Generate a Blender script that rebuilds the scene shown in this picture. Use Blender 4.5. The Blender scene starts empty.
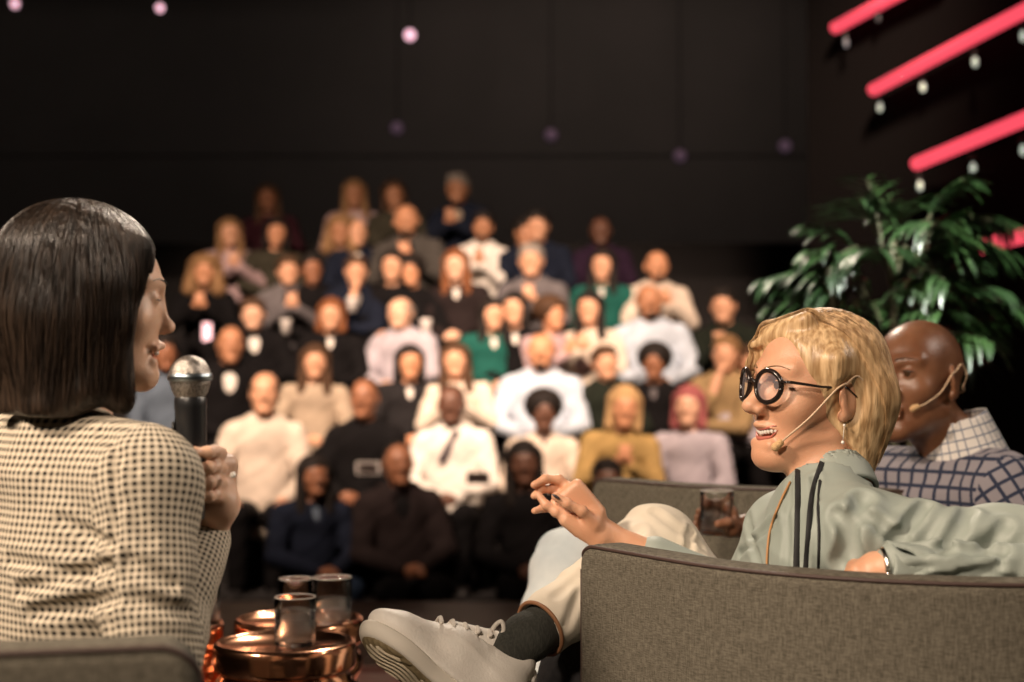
import bpy, math, random
import numpy as np
from mathutils import Vector, Matrix, Euler
random.seed(7); rng = np.random.default_rng(7)
sc = bpy.context.scene; COL = sc.collection
R = math.radians
VQ = 1.0            # voxel size multiplier

# ------------------------------------------------------------------ camera
FPX = 1422.2; PITCH = math.atan((390-341)/FPX); CAMZ = 1.1
cam = bpy.data.cameras.new('camera'); cam.lens = 50; cam.sensor_width = 36
cam.dof.use_dof = True; cam.dof.focus_distance = 2.2; cam.dof.aperture_fstop = 2.6
cam.clip_start = 0.05
camo = bpy.data.objects.new('camera', cam); COL.objects.link(camo)
camo.location = (0, 0, CAMZ); camo.rotation_euler = (R(90)+PITCH, 0, 0); sc.camera = camo
# ------------------------------------------------------------------ world + exposure
w = bpy.data.worlds.new('world'); sc.world = w; w.use_nodes = True
w.node_tree.nodes['Background'].inputs[0].default_value = (1.0, 0.80, 0.68, 1)
w.node_tree.nodes['Background'].inputs[1].default_value = 0.09
sc.view_settings.view_transform = 'Standard'; sc.view_settings.look = 'None'
sc.view_settings.gamma = 1; sc.view_settings.use_curve_mapping = False
sc.view_settings.exposure = 0.0
# ------------------------------------------------------------------ lights
def area(name, loc, target, size, power, col, spread=180):
    l = bpy.data.lights.new(name, 'AREA'); l.shape = 'DISK'; l.size = size; l.energy = power; l.color = col; l.spread = R(spread)
    o = bpy.data.objects.new(name, l); COL.objects.link(o); o.location = loc
    o.rotation_euler = (Vector(target)-Vector(loc)).to_track_quat('-Z', 'Y').to_euler(); return o
def spot(name, loc, target, power, col, angle, blend=.6, rad=.15):
    l = bpy.data.lights.new(name, 'SPOT'); l.energy = power; l.color = col; l.spot_size = R(angle); l.spot_blend = blend; l.shadow_soft_size = rad
    o = bpy.data.objects.new(name, l); COL.objects.link(o); o.location = loc
    o.rotation_euler = (Vector(target)-Vector(loc)).to_track_quat('-Z', 'Y').to_euler(); return o
WARM = (1.0, 0.80, 0.62)
spot('stage_key_light', (-2.6, 0.6, 3.3), (0.35, 2.3, .9), 700, WARM, 50, .5, .22)
spot('stage_front_light', (-1.6, -1.6, 3.4), (-0.35, 2.0, 0.9), 560, WARM, 40, .5, .25)
spot('stage_rim_light', (0.2, 6.4, 4.2), (0.35, 2.4, 1.0), 520, (1, .84, .68), 50, .5, .2)
spot('stage_side_light', (3.4, 2.2, 3.4), (0.6, 2.5, 1.0), 160, (1, .86, .74), 50, .6, .2)
spot('stage_back_light', (3.6, 3.7, 3.1), (-.50, 1.95, 1.2), 420, (1, .82, .66), 12, .5, .2)
spot('crowd_light_one', (-2.2, 5.0, 5.2), (-1.2, 10.1, 1.2), 4400, (1, .72, .54), 48, 1.0, .25)
spot('crowd_light_two', (1.6, 5.0, 5.2), (0.9, 10.1, 1.2), 3400, (1, .72, .54), 48, 1.0, .25)
spot('plant_light', (0.6, 2.6, 4.6), (1.3, 4.7, 1.75), 2300, (.98, 1.0, .9), 27, .6, .12)
spot('wall_wash_light', (1.5, 12.5, 7.2), (0.9, 18, 5.2), 120, (1, .82, .72), 80, 1.0, .3)
for q_ in (-6.5, -2.5, 2.5): spot('wall_fill_light', (q_, 12.2, 7.7), (q_*1.1, 17.5, 3.5), 30, (1, .88, .80), 150, 1.0, .4)  # wide fill spots out of view, added to lift the dark walls

# ------------------------------------------------------------------ pixel helpers (metres from the photo's measurements)
def P(px, py, d):
    u = (px-512)/FPX; v = -(py-341)/FPX
    c, s = math.cos(PITCH), math.sin(PITCH)
    dy = c - v*s; dz = s + v*c
    return np.array([u*d/dy, d, CAMZ + dz*d/dy])
def V3(*a): return np.array(a, float)
def unit(v): v = np.asarray(v, float); return v/np.linalg.norm(v)

# ------------------------------------------------------------------ materials
MATS = {}
def mat(name, col, rough=.7, metal=0, spec=.5, **k):
    if name in MATS: return MATS[name]
    m = bpy.data.materials.new(name); m.use_nodes = True; nt = m.node_tree
    b = nt.nodes['Principled BSDF']; b.inputs['Base Color'].default_value = (*col, 1)
    b.inputs['Roughness'].default_value = rough; b.inputs['Metallic'].default_value = metal
    b.inputs['Specular IOR Level'].default_value = spec
    for kk, v in k.items():
        b.inputs[kk.replace('_', ' ')].default_value = v
    MATS[name] = m; return m
def nodes(m): return m.node_tree.nodes, m.node_tree.links, m.node_tree.nodes['Principled BSDF']
def noise_mat(name, c1, c2, scale=20, rough=.8, bump=0.0, stretch=(1, 1, 1), detail=3, bscale=None, **k):
    if name in MATS: return MATS[name]
    m = mat(name, c1, rough, **k); N, L, b = nodes(m)
    tc = N.new('ShaderNodeTexCoord'); mp = N.new('ShaderNodeMapping'); mp.inputs['Scale'].default_value = stretch
    nz = N.new('ShaderNodeTexNoise'); nz.inputs['Scale'].default_value = scale; nz.inputs['Detail'].default_value = detail
    cr = N.new('ShaderNodeValToRGB'); cr.color_ramp.elements[0].position = .35; cr.color_ramp.elements[1].position = .65
    cr.color_ramp.elements[0].color = (*c1, 1); cr.color_ramp.elements[1].color = (*c2, 1)
    L.new(tc.outputs['Object'], mp.inputs[0]); L.new(mp.outputs[0], nz.inputs['Vector']); L.new(nz.outputs['Fac'], cr.inputs[0]); L.new(cr.outputs[0], b.inputs['Base Color'])
    if bump:
        bp = N.new('ShaderNodeBump'); bp.inputs['Strength'].default_value = bump; bp.inputs['Distance'].default_value = .01
        if bscale:
            n2 = N.new('ShaderNodeTexNoise'); n2.inputs['Scale'].default_value = bscale; n2.inputs['Detail'].default_value = 2
            L.new(tc.outputs['Object'], n2.inputs['Vector']); L.new(n2.outputs['Fac'], bp.inputs['Height'])
        else: L.new(nz.outputs['Fac'], bp.inputs['Height'])
        L.new(bp.outputs[0], b.inputs['Normal'])
    return m
def skin_mat(name, c1, c2, rough=.45):
    m = noise_mat(name, c1, c2, 14, rough, .10, bscale=400)
    b = m.node_tree.nodes['Principled BSDF']
    b.inputs['Subsurface Weight'].default_value = .12; b.inputs['Subsurface Radius'].default_value = (1, .35, .2); b.inputs['Subsurface Scale'].default_value = .006
    return m
def weave_mat(name, c1, c2, scale=500, rough=.9):
    if name in MATS: return MATS[name]
    m = mat(name, c1, rough, spec=.2); N, L, b = nodes(m)
    tc = N.new('ShaderNodeTexCoord')
    out = []
    for st in ((1, 1, .07), (.1, .1, 1)):
        mp = N.new('ShaderNodeMapping'); mp.inputs['Scale'].default_value = st
        nz = N.new('ShaderNodeTexNoise'); nz.inputs['Scale'].default_value = scale; nz.inputs['Detail'].default_value = 2
        L.new(tc.outputs['Object'], mp.inputs[0]); L.new(mp.outputs[0], nz.inputs['Vector']); out.append(nz)
    mx = N.new('ShaderNodeMath'); mx.operation = 'ADD'; L.new(out[0].outputs['Fac'], mx.inputs[0]); L.new(out[1].outputs['Fac'], mx.inputs[1])
    cr = N.new('ShaderNodeValToRGB'); cr.color_ramp.elements[0].position = .40; cr.color_ramp.elements[1].position = .60
    hf = N.new('ShaderNodeMath'); hf.operation = 'MULTIPLY'; hf.inputs[1].default_value = .5; L.new(mx.outputs[0], hf.inputs[0])
    cr.color_ramp.elements[0].color = (*c1, 1); cr.color_ramp.elements[1].color = (*c2, 1)
    L.new(hf.outputs[0], cr.inputs[0]); L.new(cr.outputs[0], b.inputs['Base Color'])
    bp = N.new('ShaderNodeBump'); bp.inputs['Strength'].default_value = .35; bp.inputs['Distance'].default_value = .001
    L.new(hf.outputs[0], bp.inputs['Height']); L.new(bp.outputs[0], b.inputs['Normal'])
    return m
def check_mat(name, base, line, cell, width, kind='plaid', rough=.85):
    """woven check in the cloth's own UVs (metres)"""
    m = mat(name, base, rough, spec=.2); N, L, b = nodes(m)
    uv = N.new('ShaderNodeUVMap'); sp = N.new('ShaderNodeSeparateXYZ'); L.new(uv.outputs[0], sp.inputs[0])
    sig = []
    for ax in 'XY':
        a = N.new('ShaderNodeMath'); a.operation = 'DIVIDE'; a.inputs[1].default_value = cell; L.new(sp.outputs[ax], a.inputs[0])
        f = N.new('ShaderNodeMath'); f.operation = 'FRACT'; L.new(a.outputs[0], f.inputs[0])
        g = N.new('ShaderNodeMath'); g.operation = 'LESS_THAN'; g.inputs[1].default_value = width; L.new(f.outputs[0], g.inputs[0]); sig.append(g)
    if kind == 'plaid':
        o = N.new('ShaderNodeMath'); o.operation = 'MAXIMUM'
    else:
        o = N.new('ShaderNodeMath'); o.operation = 'ADD'
    L.new(sig[0].outputs[0], o.inputs[0]); L.new(sig[1].outputs[0], o.inputs[1])
    fac = o.outputs[0]
    cr = N.new('ShaderNodeValToRGB')
    if kind == 'gingham':
        h = N.new('ShaderNodeMath'); h.operation = 'MULTIPLY'; h.inputs[1].default_value = .5; L.new(fac, h.inputs[0]); fac = h.outputs[0]
        mid = tuple(.33*x+.67*y for x, y in zip(line, base))
        cr.color_ramp.interpolation = 'CONSTANT'
        cr.color_ramp.elements[0].position = 0; cr.color_ramp.elements[0].color = (*base, 1)
        cr.color_ramp.elements[1].position = .9; cr.color_ramp.elements[1].color = (*line, 1)
        e = cr.color_ramp.elements.new(.4); e.color = (*mid, 1)
    else:
        cr.color_ramp.elements[0].color = (*base, 1); cr.color_ramp.elements[1].color = (*line, 1)
    L.new(fac, cr.inputs[0]); L.new(cr.outputs[0], b.inputs['Base Color'])
    return m
def emit_mat(name, col, strength):
    m = mat(name, col); b = m.node_tree.nodes['Principled BSDF']
    b.inputs['Emission Color'].default_value = (*col, 1); b.inputs['Emission Strength'].default_value = strength; return m
def hair_mat(name, c1, c2, rough=.38, scale=160, stretch=(1, 1, .06)):
    return noise_mat(name, c1, c2, scale, rough, .35, stretch=stretch, detail=2)

# ------------------------------------------------------------------ object helpers
def tag(o, label=None, cat=None, group=None, kind=None):
    if label: o['label'] = label
    if cat: o['category'] = cat
    if group: o['group'] = group
    if kind: o['kind'] = kind
    return o
def empty(name, loc, label=None, cat=None, group=None, rz=0):
    o = bpy.data.objects.new(name, None); COL.objects.link(o); o.location = loc; o.rotation_euler = (0, 0, rz); o.empty_display_size = .1
    return tag(o, label, cat, group)
def world_of(q):
    chain = []; M = Matrix.Identity(4)
    while q is not None: chain.append(q); q = q.parent
    for c in reversed(chain): M = M @ (c.matrix_parent_inverse if c.parent else Matrix.Identity(4)) @ Matrix.LocRotScale(c.location, c.rotation_euler, c.scale)
    return M
def link(name, me, m=None, parent=None, smooth=True, world=True):
    """world=True: mesh is in world coordinates and the parent's transform is undone"""
    o = bpy.data.objects.new(name, me); COL.objects.link(o)
    if m is not None and len(me.materials) == 0: me.materials.append(m)
    if smooth and len(me.polygons): me.polygons.foreach_set('use_smooth', [True]*len(me.polygons))
    if parent is not None:
        o.parent = parent
        if world: o.matrix_parent_inverse = world_of(parent).inverted()
    return o
def mesh_from(name, v, f):
    me = bpy.data.meshes.new(name); v = np.asarray(v, np.float32)
    if isinstance(f, np.ndarray):
        n = len(f); k = f.shape[1]
        me.vertices.add(len(v)); me.vertices.foreach_set('co', v.ravel())
        me.loops.add(n*k); me.loops.foreach_set('vertex_index', f.ravel().astype(np.int32))
        me.polygons.add(n); me.polygons.foreach_set('loop_start', np.arange(n, dtype=np.int32)*k)
        me.update(calc_edges=True)
    else:
        me.from_pydata([tuple(map(float, x)) for x in v], [], f); me.update()
    return me
class MB:
    def __init__(s): s.v = []; s.f = []
    def add(s, v, f):
        n = len(s.v); s.v += [tuple(map(float, x)) for x in v]; s.f += [tuple(i+n for i in q) for q in f]
    def box(s, c, h, M=None):
        v = [(x*h[0], y*h[1], z*h[2]) for x in (-1, 1) for y in (-1, 1) for z in (-1, 1)]
        if M is not None: v = [M @ Vector(q) for q in v]
        v = [(q[0]+c[0], q[1]+c[1], q[2]+c[2]) for q in v]
        s.add(v, [(0, 1, 3, 2), (4, 6, 7, 5), (0, 4, 5, 1), (2, 3, 7, 6), (0, 2, 6, 4), (1, 5, 7, 3)])
    def lathe(s, prof, c=(0, 0, 0), n=48, cap=True):
        v = []; f = []; m = len(prof)
        for i in range(n):
            a = 2*math.pi*i/n
            for r, z in prof: v.append((c[0]+r*math.cos(a), c[1]+r*math.sin(a), c[2]+z))
        for i in range(n):
            j = (i+1) % n
            for k in range(m-1): f.append((i*m+k, j*m+k, j*m+k+1, i*m+k+1))
        if cap:
            if prof[0][0] > 1e-6: f.append(tuple(i*m for i in range(n))[::-1])
            if prof[-1][0] > 1e-6: f.append(tuple(i*m+m-1 for i in range(n)))
        s.add(v, f)
    def tube(s, pts, r, n=10, flat=1.0, fdir=None):
        pts = [np.asarray(p, float) for p in pts]; v = []; f = []; rr = r if hasattr(r, '__len__') else [r]*len(pts)
        up = None
        for i, p in enumerate(pts):
            t = unit(pts[min(i+1, len(pts)-1)]-pts[max(i-1, 0)])
            if fdir is not None: a = unit(np.cross(t, fdir))
            else:
                if up is None: up = V3(0, 0, 1) if abs(t[2]) < .9 else V3(1, 0, 0)
                a = unit(np.cross(t, up))
            b = np.cross(a, t); up = b
            for k in range(n):
                th = 2*math.pi*k/n; v.append(p + a*math.cos(th)*rr[i] + b*math.sin(th)*rr[i]*flat)
        for i in range(len(pts)-1):
            for k in range(n):
                k2 = (k+1) % n; f.append((i*n+k, i*n+k2, (i+1)*n+k2, (i+1)*n+k))
        f.append(tuple(range(n))[::-1]); f.append(tuple((len(pts)-1)*n+k for k in range(n)))
        s.add(v, f)
    def ball(s, c, r, n=16, m=10):
        r = r if hasattr(r, '__len__') else (r, r, r)
        v = [(c[0], c[1], c[2]-r[2])]; f = []
        for j in range(1, m):
            ph = math.pi*j/m
            for i in range(n):
                a = 2*math.pi*i/n; v.append((c[0]+r[0]*math.sin(ph)*math.cos(a), c[1]+r[1]*math.sin(ph)*math.sin(a), c[2]-r[2]*math.cos(ph)))
        v.append((c[0], c[1], c[2]+r[2])); T = len(v)-1
        for i in range(n):
            i2 = (i+1) % n; f.append((0, 1+i2, 1+i)); f.append((T, 1+(m-2)*n+i, 1+(m-2)*n+i2))
            for j in range(m-2): f.append((1+j*n+i, 1+j*n+i2, 1+(j+1)*n+i2, 1+(j+1)*n+i))
        s.add(v, f)
    def build(s, name, m, parent=None, smooth=True, world=True):
        return link(name, mesh_from(name, s.v, s.f), m, parent, smooth, world)
def curve_pts(pts, n=24):
    """Catmull-Rom through points"""
    pts = [np.asarray(p, float) for p in pts]; q = [2*pts[0]-pts[1]]+pts+[2*pts[-1]-pts[-2]]; out = []
    for i in range(1, len(q)-2):
        for t in np.linspace(0, 1, n, endpoint=False):
            a, b, c, d = q[i-1:i+3]
            out.append(.5*((2*b)+(-a+c)*t+(2*a-5*b+4*c-d)*t*t+(-a+3*b-3*c+d)*t**3))
    out.append(pts[-1]); return out

# ------------------------------------------------------------------ signed distance modelling
def frame(yaw, pitch=0, roll=0):
    """columns: right, forward, up. yaw = compass angle of forward in the xy plane"""
    M = Matrix.Rotation(R(yaw-90), 3, 'Z') @ Matrix.Rotation(R(pitch), 3, 'X') @ Matrix.Rotation(R(roll), 3, 'Y')
    return np.array(M)
class Sdf:
    def __init__(s): s.ops = []; s.segs = []
    def op(s, fn, c, b, mode='u', k=.01): s.ops.append((fn, np.asarray(c, float), float(b), mode, k)); return s
    def cone(s, a, b, ra, rb, k=.01, mode='u', flat=1.0, fd=None, seg=False, planar=False):
        a = np.asarray(a, float); b = np.asarray(b, float); ab = b-a; L2 = float(ab@ab)+1e-12
        if fd is None or flat == 1.0:
            def fn(p):
                t = np.clip(((p-a)@ab)/L2, 0, 1); q = p-a-t[:, None]*ab
                return np.sqrt(np.einsum('ij,ij->i', q, q))-(ra+(rb-ra)*t)
        else:
            f = unit(fd); g = 1/flat-1
            def fn(p):
                t = np.clip(((p-a)@ab)/L2, 0, 1); q = p-a-t[:, None]*ab; q = q+(q@f)[:, None]*f*g
                return (np.sqrt(np.einsum('ij,ij->i', q, q))-(ra+(rb-ra)*t))*min(1, flat*1.15)
        s.op(fn, (a+b)/2, math.sqrt(L2)/2+max(ra, rb), mode, k)
        if seg: s.segs.append((a, b, max(ra, rb), np.asarray(fd if fd is not None else (0, 1, 0.01), float), planar))
        return s
    def ell(s, c, r, k=.01, mode='u', M=None):
        c = np.asarray(c, float); r = np.asarray(r, float); M = np.eye(3) if M is None else np.asarray(M)
        def fn(p):
            q = (p-c)@M; k0 = np.linalg.norm(q/r, axis=1); k1 = np.linalg.norm(q/(r*r), axis=1)+1e-9
            return k0*(k0-1)/k1
        return s.op(fn, c, r.max(), mode, k)
    def box(s, c, h, rad, k=.01, mode='u', M=None):
        c = np.asarray(c, float); h = np.asarray(h, float); M = np.eye(3) if M is None else np.asarray(M)
        def fn(p):
            q = np.abs((p-c)@M)-(h-rad)
            return np.linalg.norm(np.maximum(q, 0), axis=1)+np.minimum(q.max(1), 0)-rad
        return s.op(fn, c, np.linalg.norm(h), mode, k)
    def plane(s, c, n, k=.004):
        """cut away everything on the side n points to"""
        c = np.asarray(c, float); n = unit(n)
        return s.op(lambda p: (p-c)@n, c, 1e3, 'i', k)
    def disp(s, fn): return s.op(fn, (0, 0, 0), 1e3, 'd', 0)
    def eval(s, p, ops=None):
        d = np.full(len(p), 1.0)
        for fn, c, b, mode, k in (s.ops if ops is None else ops):
            if mode == 'd': d = d+fn(p); continue
            e = fn(p)
            if mode == 'u':
                h = np.clip(.5+.5*(e-d)/k, 0, 1); d = e*(1-h)+d*h-k*h*(1-h)
            elif mode == 's':
                e = -e; h = np.clip(.5+.5*(d-e)/k, 0, 1); d = e*(1-h)+d*h+k*h*(1-h)
            else:
                h = np.clip(.5+.5*(d-e)/k, 0, 1); d = e*(1-h)+d*h+k*h*(1-h)
        return d
    def mesh(s, vox, name='m', pad=.02):
        vox = vox*VQ; B = 24
        us = [o for o in s.ops if o[3] == 'u']
        lo = np.min([o[1]-o[2] for o in us], 0)-pad; hi = np.max([o[1]+o[2] for o in us], 0)+pad
        nb = np.ceil((hi-lo)/(vox*B)).astype(int)
        G = nb*B+2; Rb = vox*B*.87
        ax = np.arange(B+1)
        I, J, K = np.meshgrid(ax, ax, ax, indexing='ij')
        base = np.stack([I.ravel(), J.ravel(), K.ravel()], 1)*vox
        keyf = lambda i, j, k: (i*G[1]+j)*G[2]+k
        VK = []; VP = []; Q = []
        for bi in range(nb[0]):
            for bj in range(nb[1]):
                for bk in range(nb[2]):
                    o0 = lo+np.array([bi, bj, bk])*B*vox; c = o0+B*vox/2
                    ops = []; anyu = False
                    for o in s.ops:
                        if o[3] in 'di': ops.append(o); continue
                        if np.linalg.norm(o[1]-c) < o[2]+Rb+o[4]+.01:
                            ops.append(o); anyu = anyu or o[3] == 'u'
                    if not anyu: continue
                    dc = s.eval(c[None], ops)[0]
                    if abs(dc) > Rb*1.35+.02: continue
                    D = s.eval(base+o0, ops).reshape(B+1, B+1, B+1)
                    ins = D < 0
                    if not ins.any() or ins.all(): continue
                    # active cells
                    cnt = np.zeros((B, B, B), int)
                    for a in (0, 1):
                        for b in (0, 1):
                            for e in (0, 1): cnt += ins[a:B+a, b:B+b, e:B+e]
                    act = np.argwhere((cnt > 0) & (cnt < 8))
                    acc = np.zeros((len(act), 3)); num = np.zeros(len(act))
                    ci, cj, ck = act.T
                    for axis in range(3):
                        for a in (0, 1):
                            for b in (0, 1):
                                off = [0, 0, 0]; oth = [x for x in range(3) if x != axis]; off[oth[0]] = a; off[oth[1]] = b
                                d0 = D[ci+off[0], cj+off[1], ck+off[2]]; o2 = list(off); o2[axis] = 1
                                d1 = D[ci+o2[0], cj+o2[1], ck+o2[2]]
                                x = (d0 < 0) != (d1 < 0); t = np.where(x, d0/(d0-d1+1e-20), 0)
                                pt = np.zeros((len(act), 3)); pt[:, oth[0]] = a; pt[:, oth[1]] = b; pt[:, axis] = t
                                acc += pt*x[:, None]; num += x
                    vp = (act+acc/np.maximum(num, 1)[:, None])*vox+o0
                    g = act+np.array([bi, bj, bk])*B+1
                    VK.append(keyf(g[:, 0], g[:, 1], g[:, 2])); VP.append(vp)
                    for axis in range(3):
                        oth = [(1, 2), (2, 0), (0, 1)][axis]
                        sl0 = [slice(0, B)]*3; sl1 = [slice(0, B)]*3; sl1[axis] = slice(1, B+1)
                        A = ins[tuple(sl0)]; C = ins[tuple(sl1)]
                        e = np.argwhere(A != C)
                        if len(e) == 0: continue
                        flip = C[e[:, 0], e[:, 1], e[:, 2]]
                        g = e+np.array([bi, bj, bk])*B+1
                        u = np.zeros(3, int); u[oth[0]] = 1; v_ = np.zeros(3, int); v_[oth[1]] = 1
                        q = np.stack([keyf(*(g-u-v_).T), keyf(*(g-v_).T), keyf(*g.T), keyf(*(g-u).T)], 1)
                        q[flip] = q[flip][:, ::-1]
                        Q.append(q)
        VK = np.concatenate(VK); VP = np.concatenate(VP); Q = np.concatenate(Q)
        srt = np.argsort(VK); VK = VK[srt]; VP = VP[srt]
        ix = np.clip(np.searchsorted(VK, Q), 0, len(VK)-1); ok = (VK[ix] == Q).all(1)
        return VP, ix[ok]
    def make(s, name, m, vox, parent=None, uv=False, world=True, smooth_it=0):
        v, f = s.mesh(vox, name); me = mesh_from(name, v, f)
        if uv: seg_uv(me, v, f, s.segs)
        return link(name, me, m, parent, True, world)
def seg_uv(me, v, f, segs):
    """cloth UVs in metres: round and along the nearest limb"""
    fc = v[f].mean(1); best = np.full(len(fc), 1e9); bi = np.zeros(len(fc), int)
    for i, (a, b, r, ref, pl) in enumerate(segs):
        ab = b-a; t = np.clip(((fc-a)@ab)/(ab@ab), 0, 1); d = np.linalg.norm(fc-a-t[:, None]*ab, axis=1)-r
        m = d < best; best[m] = d[m]; bi[m] = i
    uvs = np.zeros((len(f), 4, 2), np.float32)
    for i, (a, b, r, ref, pl) in enumerate(segs):
        m = bi == i
        if not m.any(): continue
        if pl:
            rt = unit(np.cross(ref, (0, 0, 1))); pv = v[f[m]]; uvs[m, :, 0] = pv@rt; uvs[m, :, 1] = pv[..., 2]; continue
        z = unit(b-a); x = unit(ref-(ref@z)*z); y = np.cross(z, x)
        fa = fc[m]-a; th = np.arctan2(fa@y, fa@x)
        pv = v[f[m]]-a; tv = np.arctan2(pv@y, pv@x); dt = (tv-th[:, None]+math.pi) % (2*math.pi)-math.pi
        uvs[m, :, 0] = (th[:, None]+dt)*r; uvs[m, :, 1] = pv@z
    l = me.uv_layers.new(name='UVMap'); l.data.foreach_set('uv', uvs.ravel())
def folds(amp, k1, k2, f1=1.0, f2=1.0, c=None, rad=None):
    k1 = np.asarray(k1, float); k2 = np.asarray(k2, float)
    def fn(p):
        s_ = np.sin(p@k1*f1+2.2*np.sin(p@k2*f2)+1.3*np.sin(p@(k1[[1, 2, 0]])*.6))
        a = amp*s_*(.6+.4*np.sin(p@k2*1.7+1))
        if c is not None:
            a = a*np.exp(-np.sum((p-np.asarray(c))**2, 1)/(rad*rad))
        return a
    return fn

def snap(S, pts, off=0.0, it=5):
    cp = np.array(pts, float); e = 1e-3
    for _ in range(it):
        g = np.stack([S.eval(cp+np.eye(3)[i]*e)-S.eval(cp-np.eye(3)[i]*e) for i in range(3)], 1); g /= np.linalg.norm(g, axis=1)[:, None]+1e-9
        cp = cp-g*(S.eval(cp)-off)[:, None]*.8
    return cp
def hit(S, pts, d0, off=0.0):
    A_ = np.array([P(x, y, d0) for x, y in pts]); D_ = A_-V3(0, 0, CAMZ); D_ /= np.linalg.norm(D_, axis=1)[:, None]
    for _ in range(70): A_ = A_+D_*np.clip(S.eval(A_)-off, -.02, .05)[:, None]*.7
    return A_
def creases(S, segs, d0):
    """pressed-in cloth folds: (pixel a, pixel b, width, depth), found on the surface once, then real dents in it"""
    out = []
    for a, b, w_, dp in segs:
        q = hit(S, [(a[0]+(b[0]-a[0])*t, a[1]+(b[1]-a[1])*t) for t in (0, .25, .5, .75, 1)], d0); out.append((q, w_, dp))
    def fn(p):
        r = np.zeros(len(p))
        for q, w_, dp in out:
            best = np.full(len(p), 9.)
            for i in range(4):
                a, b = q[i], q[i+1]; ab = b-a; t = np.clip(((p-a)@ab)/(ab@ab+1e-12), 0, 1); best = np.minimum(best, np.linalg.norm(p-a-t[:, None]*ab, axis=1))
            x = best/w_; r += dp*(np.exp(-x*x)-.45*np.exp(-((x-1.8)/.9)**2))
        return r
    return fn
# ------------------------------------------------------------------ the human head
def head_ops(S, o, F, sc_=1.0, male=False, ears=True, smile=.0, nose=1.0, lids=True, open_mouth=False, eyes=True, asian=False, simple=False, closed=False):
    """F columns right, forward, up; o = point between the ears"""
    o = np.asarray(o, float)
    def T(x, y, z): return o+(F@np.array([x, y, z]))*sc_
    k = sc_
    E = lambda c, r, kk=.01, mode='u', M=None: S.ell(T(*c), np.array(r)*k, kk*k, mode, F if M is None else F@M)
    Cn = lambda a, b, ra, rb, kk=.01, mode='u': S.cone(T(*a), T(*b), ra*k, rb*k, kk*k, mode)
    E((0, -.014, .036), (.074, .096, .086), .01)
    E((0, .030, .020), (.066, .062, .078), .02)
    E((0, .036, -.030), (.058, .054, .078), .02)
    jw = .050 if male else .043
    for s_ in (-1, 1):
        Cn((s_*jw, .000, -.052), (s_*.016, .070, -.093), .019, .017, .022)
        E((s_*.040, .056, -.022 + .006*smile), (.024, .024, .022), .022)
    E((0, .074, -.093), (.020, .018, .018), .02)
    # brow, nose
    bz = .036
    Cn((.014, .086, bz-.003), (.046, .070, bz+.002), .009, .008, .014); Cn((-.014, .086, bz-.003), (-.046, .070, bz+.002), .009, .008, .014)
    Cn((0, .086, .022), (0, .106*1.0+.006*(nose-1), -.018), .0075 if not asian else .0065, .0115*nose, .010)
    E((0, .110+.006*(nose-1) - (.004 if asian else 0), -.022), (.0115*nose, .012, .010), .007)
    for s_ in (-1, 1): E((s_*.0125*nose, .098, -.026), (.0085*nose, .012, .0085), .005)
    if not simple:
        for s_ in (-1, 1): E((s_*.006, .108, -.0335), (.0035, .005, .003), .003, 's')
    # sockets + lids
    for s_ in (-1, 1):
        E((s_*.031, .098, .014), (.018, .016, .012), .012, 's')
        if eyes:
            E((s_*.0315, .0765, .014), (.0140, .0140, .0132), .004)
            op = .0032 if smile > .5 else .0046
            if not simple and not closed: E((s_*.0310, .092, .0125), (.0108, .009, op), .0015, 's')
    # mouth
    if open_mouth == 'wide':
        Cn((-.026, .084, -.052), (.026, .084, -.052), .0055, .0055, .006); Cn((-.022, .084, -.076), (.022, .084, -.076), .0068, .0068, .008)
        E((0, .090, -.048), (.014, .010, .006), .008)
        for s_ in (-1, 1):
            M = np.array(Matrix.Rotation(R(s_*-14), 3, 'Y')); E((s_*.014, .092, -.0600), (.0185, .018, .0066), .003, 's', M)
    elif open_mouth:
        Cn((-.024, .088, -.055), (.024, .088, -.055), .0055, .0055, .006); Cn((-.020, .085, -.074), (.020, .085, -.074), .0065, .0065, .006)
        E((0, .092, -.050), (.013, .010, .006), .008)
        for s_ in (-1, 1): E((s_*.031, .080, -.055), (.005, .008, .004), .006, 's')
        E((0, .096, -.0625), (.027, .014, .0062), .003, 's')
    else:
        Cn((-.020, .089, -.057), (.020, .089, -.057), .0050, .0050, .006); Cn((-.017, .088, -.068), (.017, .088, -.068), .0060, .0060, .006)
        E((0, .094, -.052), (.010, .008, .006), .006)
        E((0, .100, -.0625), (.026, .010, .0016), .002, 's')
    for s_ in (-1, 1):
        if smile > .3 and not simple: Cn((s_*.022, .096, -.030), (s_*.039, .082, -.056), .0035, .003, .010, 's')
    if ears:
        for s_ in (-1, 1):
            M = np.array(Matrix.Rotation(R(-14), 3, 'X') @ Matrix.Rotation(R(s_*-22), 3, 'Z'))
            E((s_*.078, -.006, .002), (.0075, .018, .031), .006, 'u', M)
            E((s_*.076, -.001, -.024), (.006, .009, .010), .006)
            if not simple:
                E((s_*.0865, -.004, .006), (.006, .0115, .021), .004, 's', M)
                E((s_*.081, .004, -.002), (.004, .005, .009), .004)
    return T
def neck_ops(S, T, base, r=.055, k=.03, top=(0, -.018, -.055)):
    S.cone(T(*top), base, r*.96, r, k)
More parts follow.
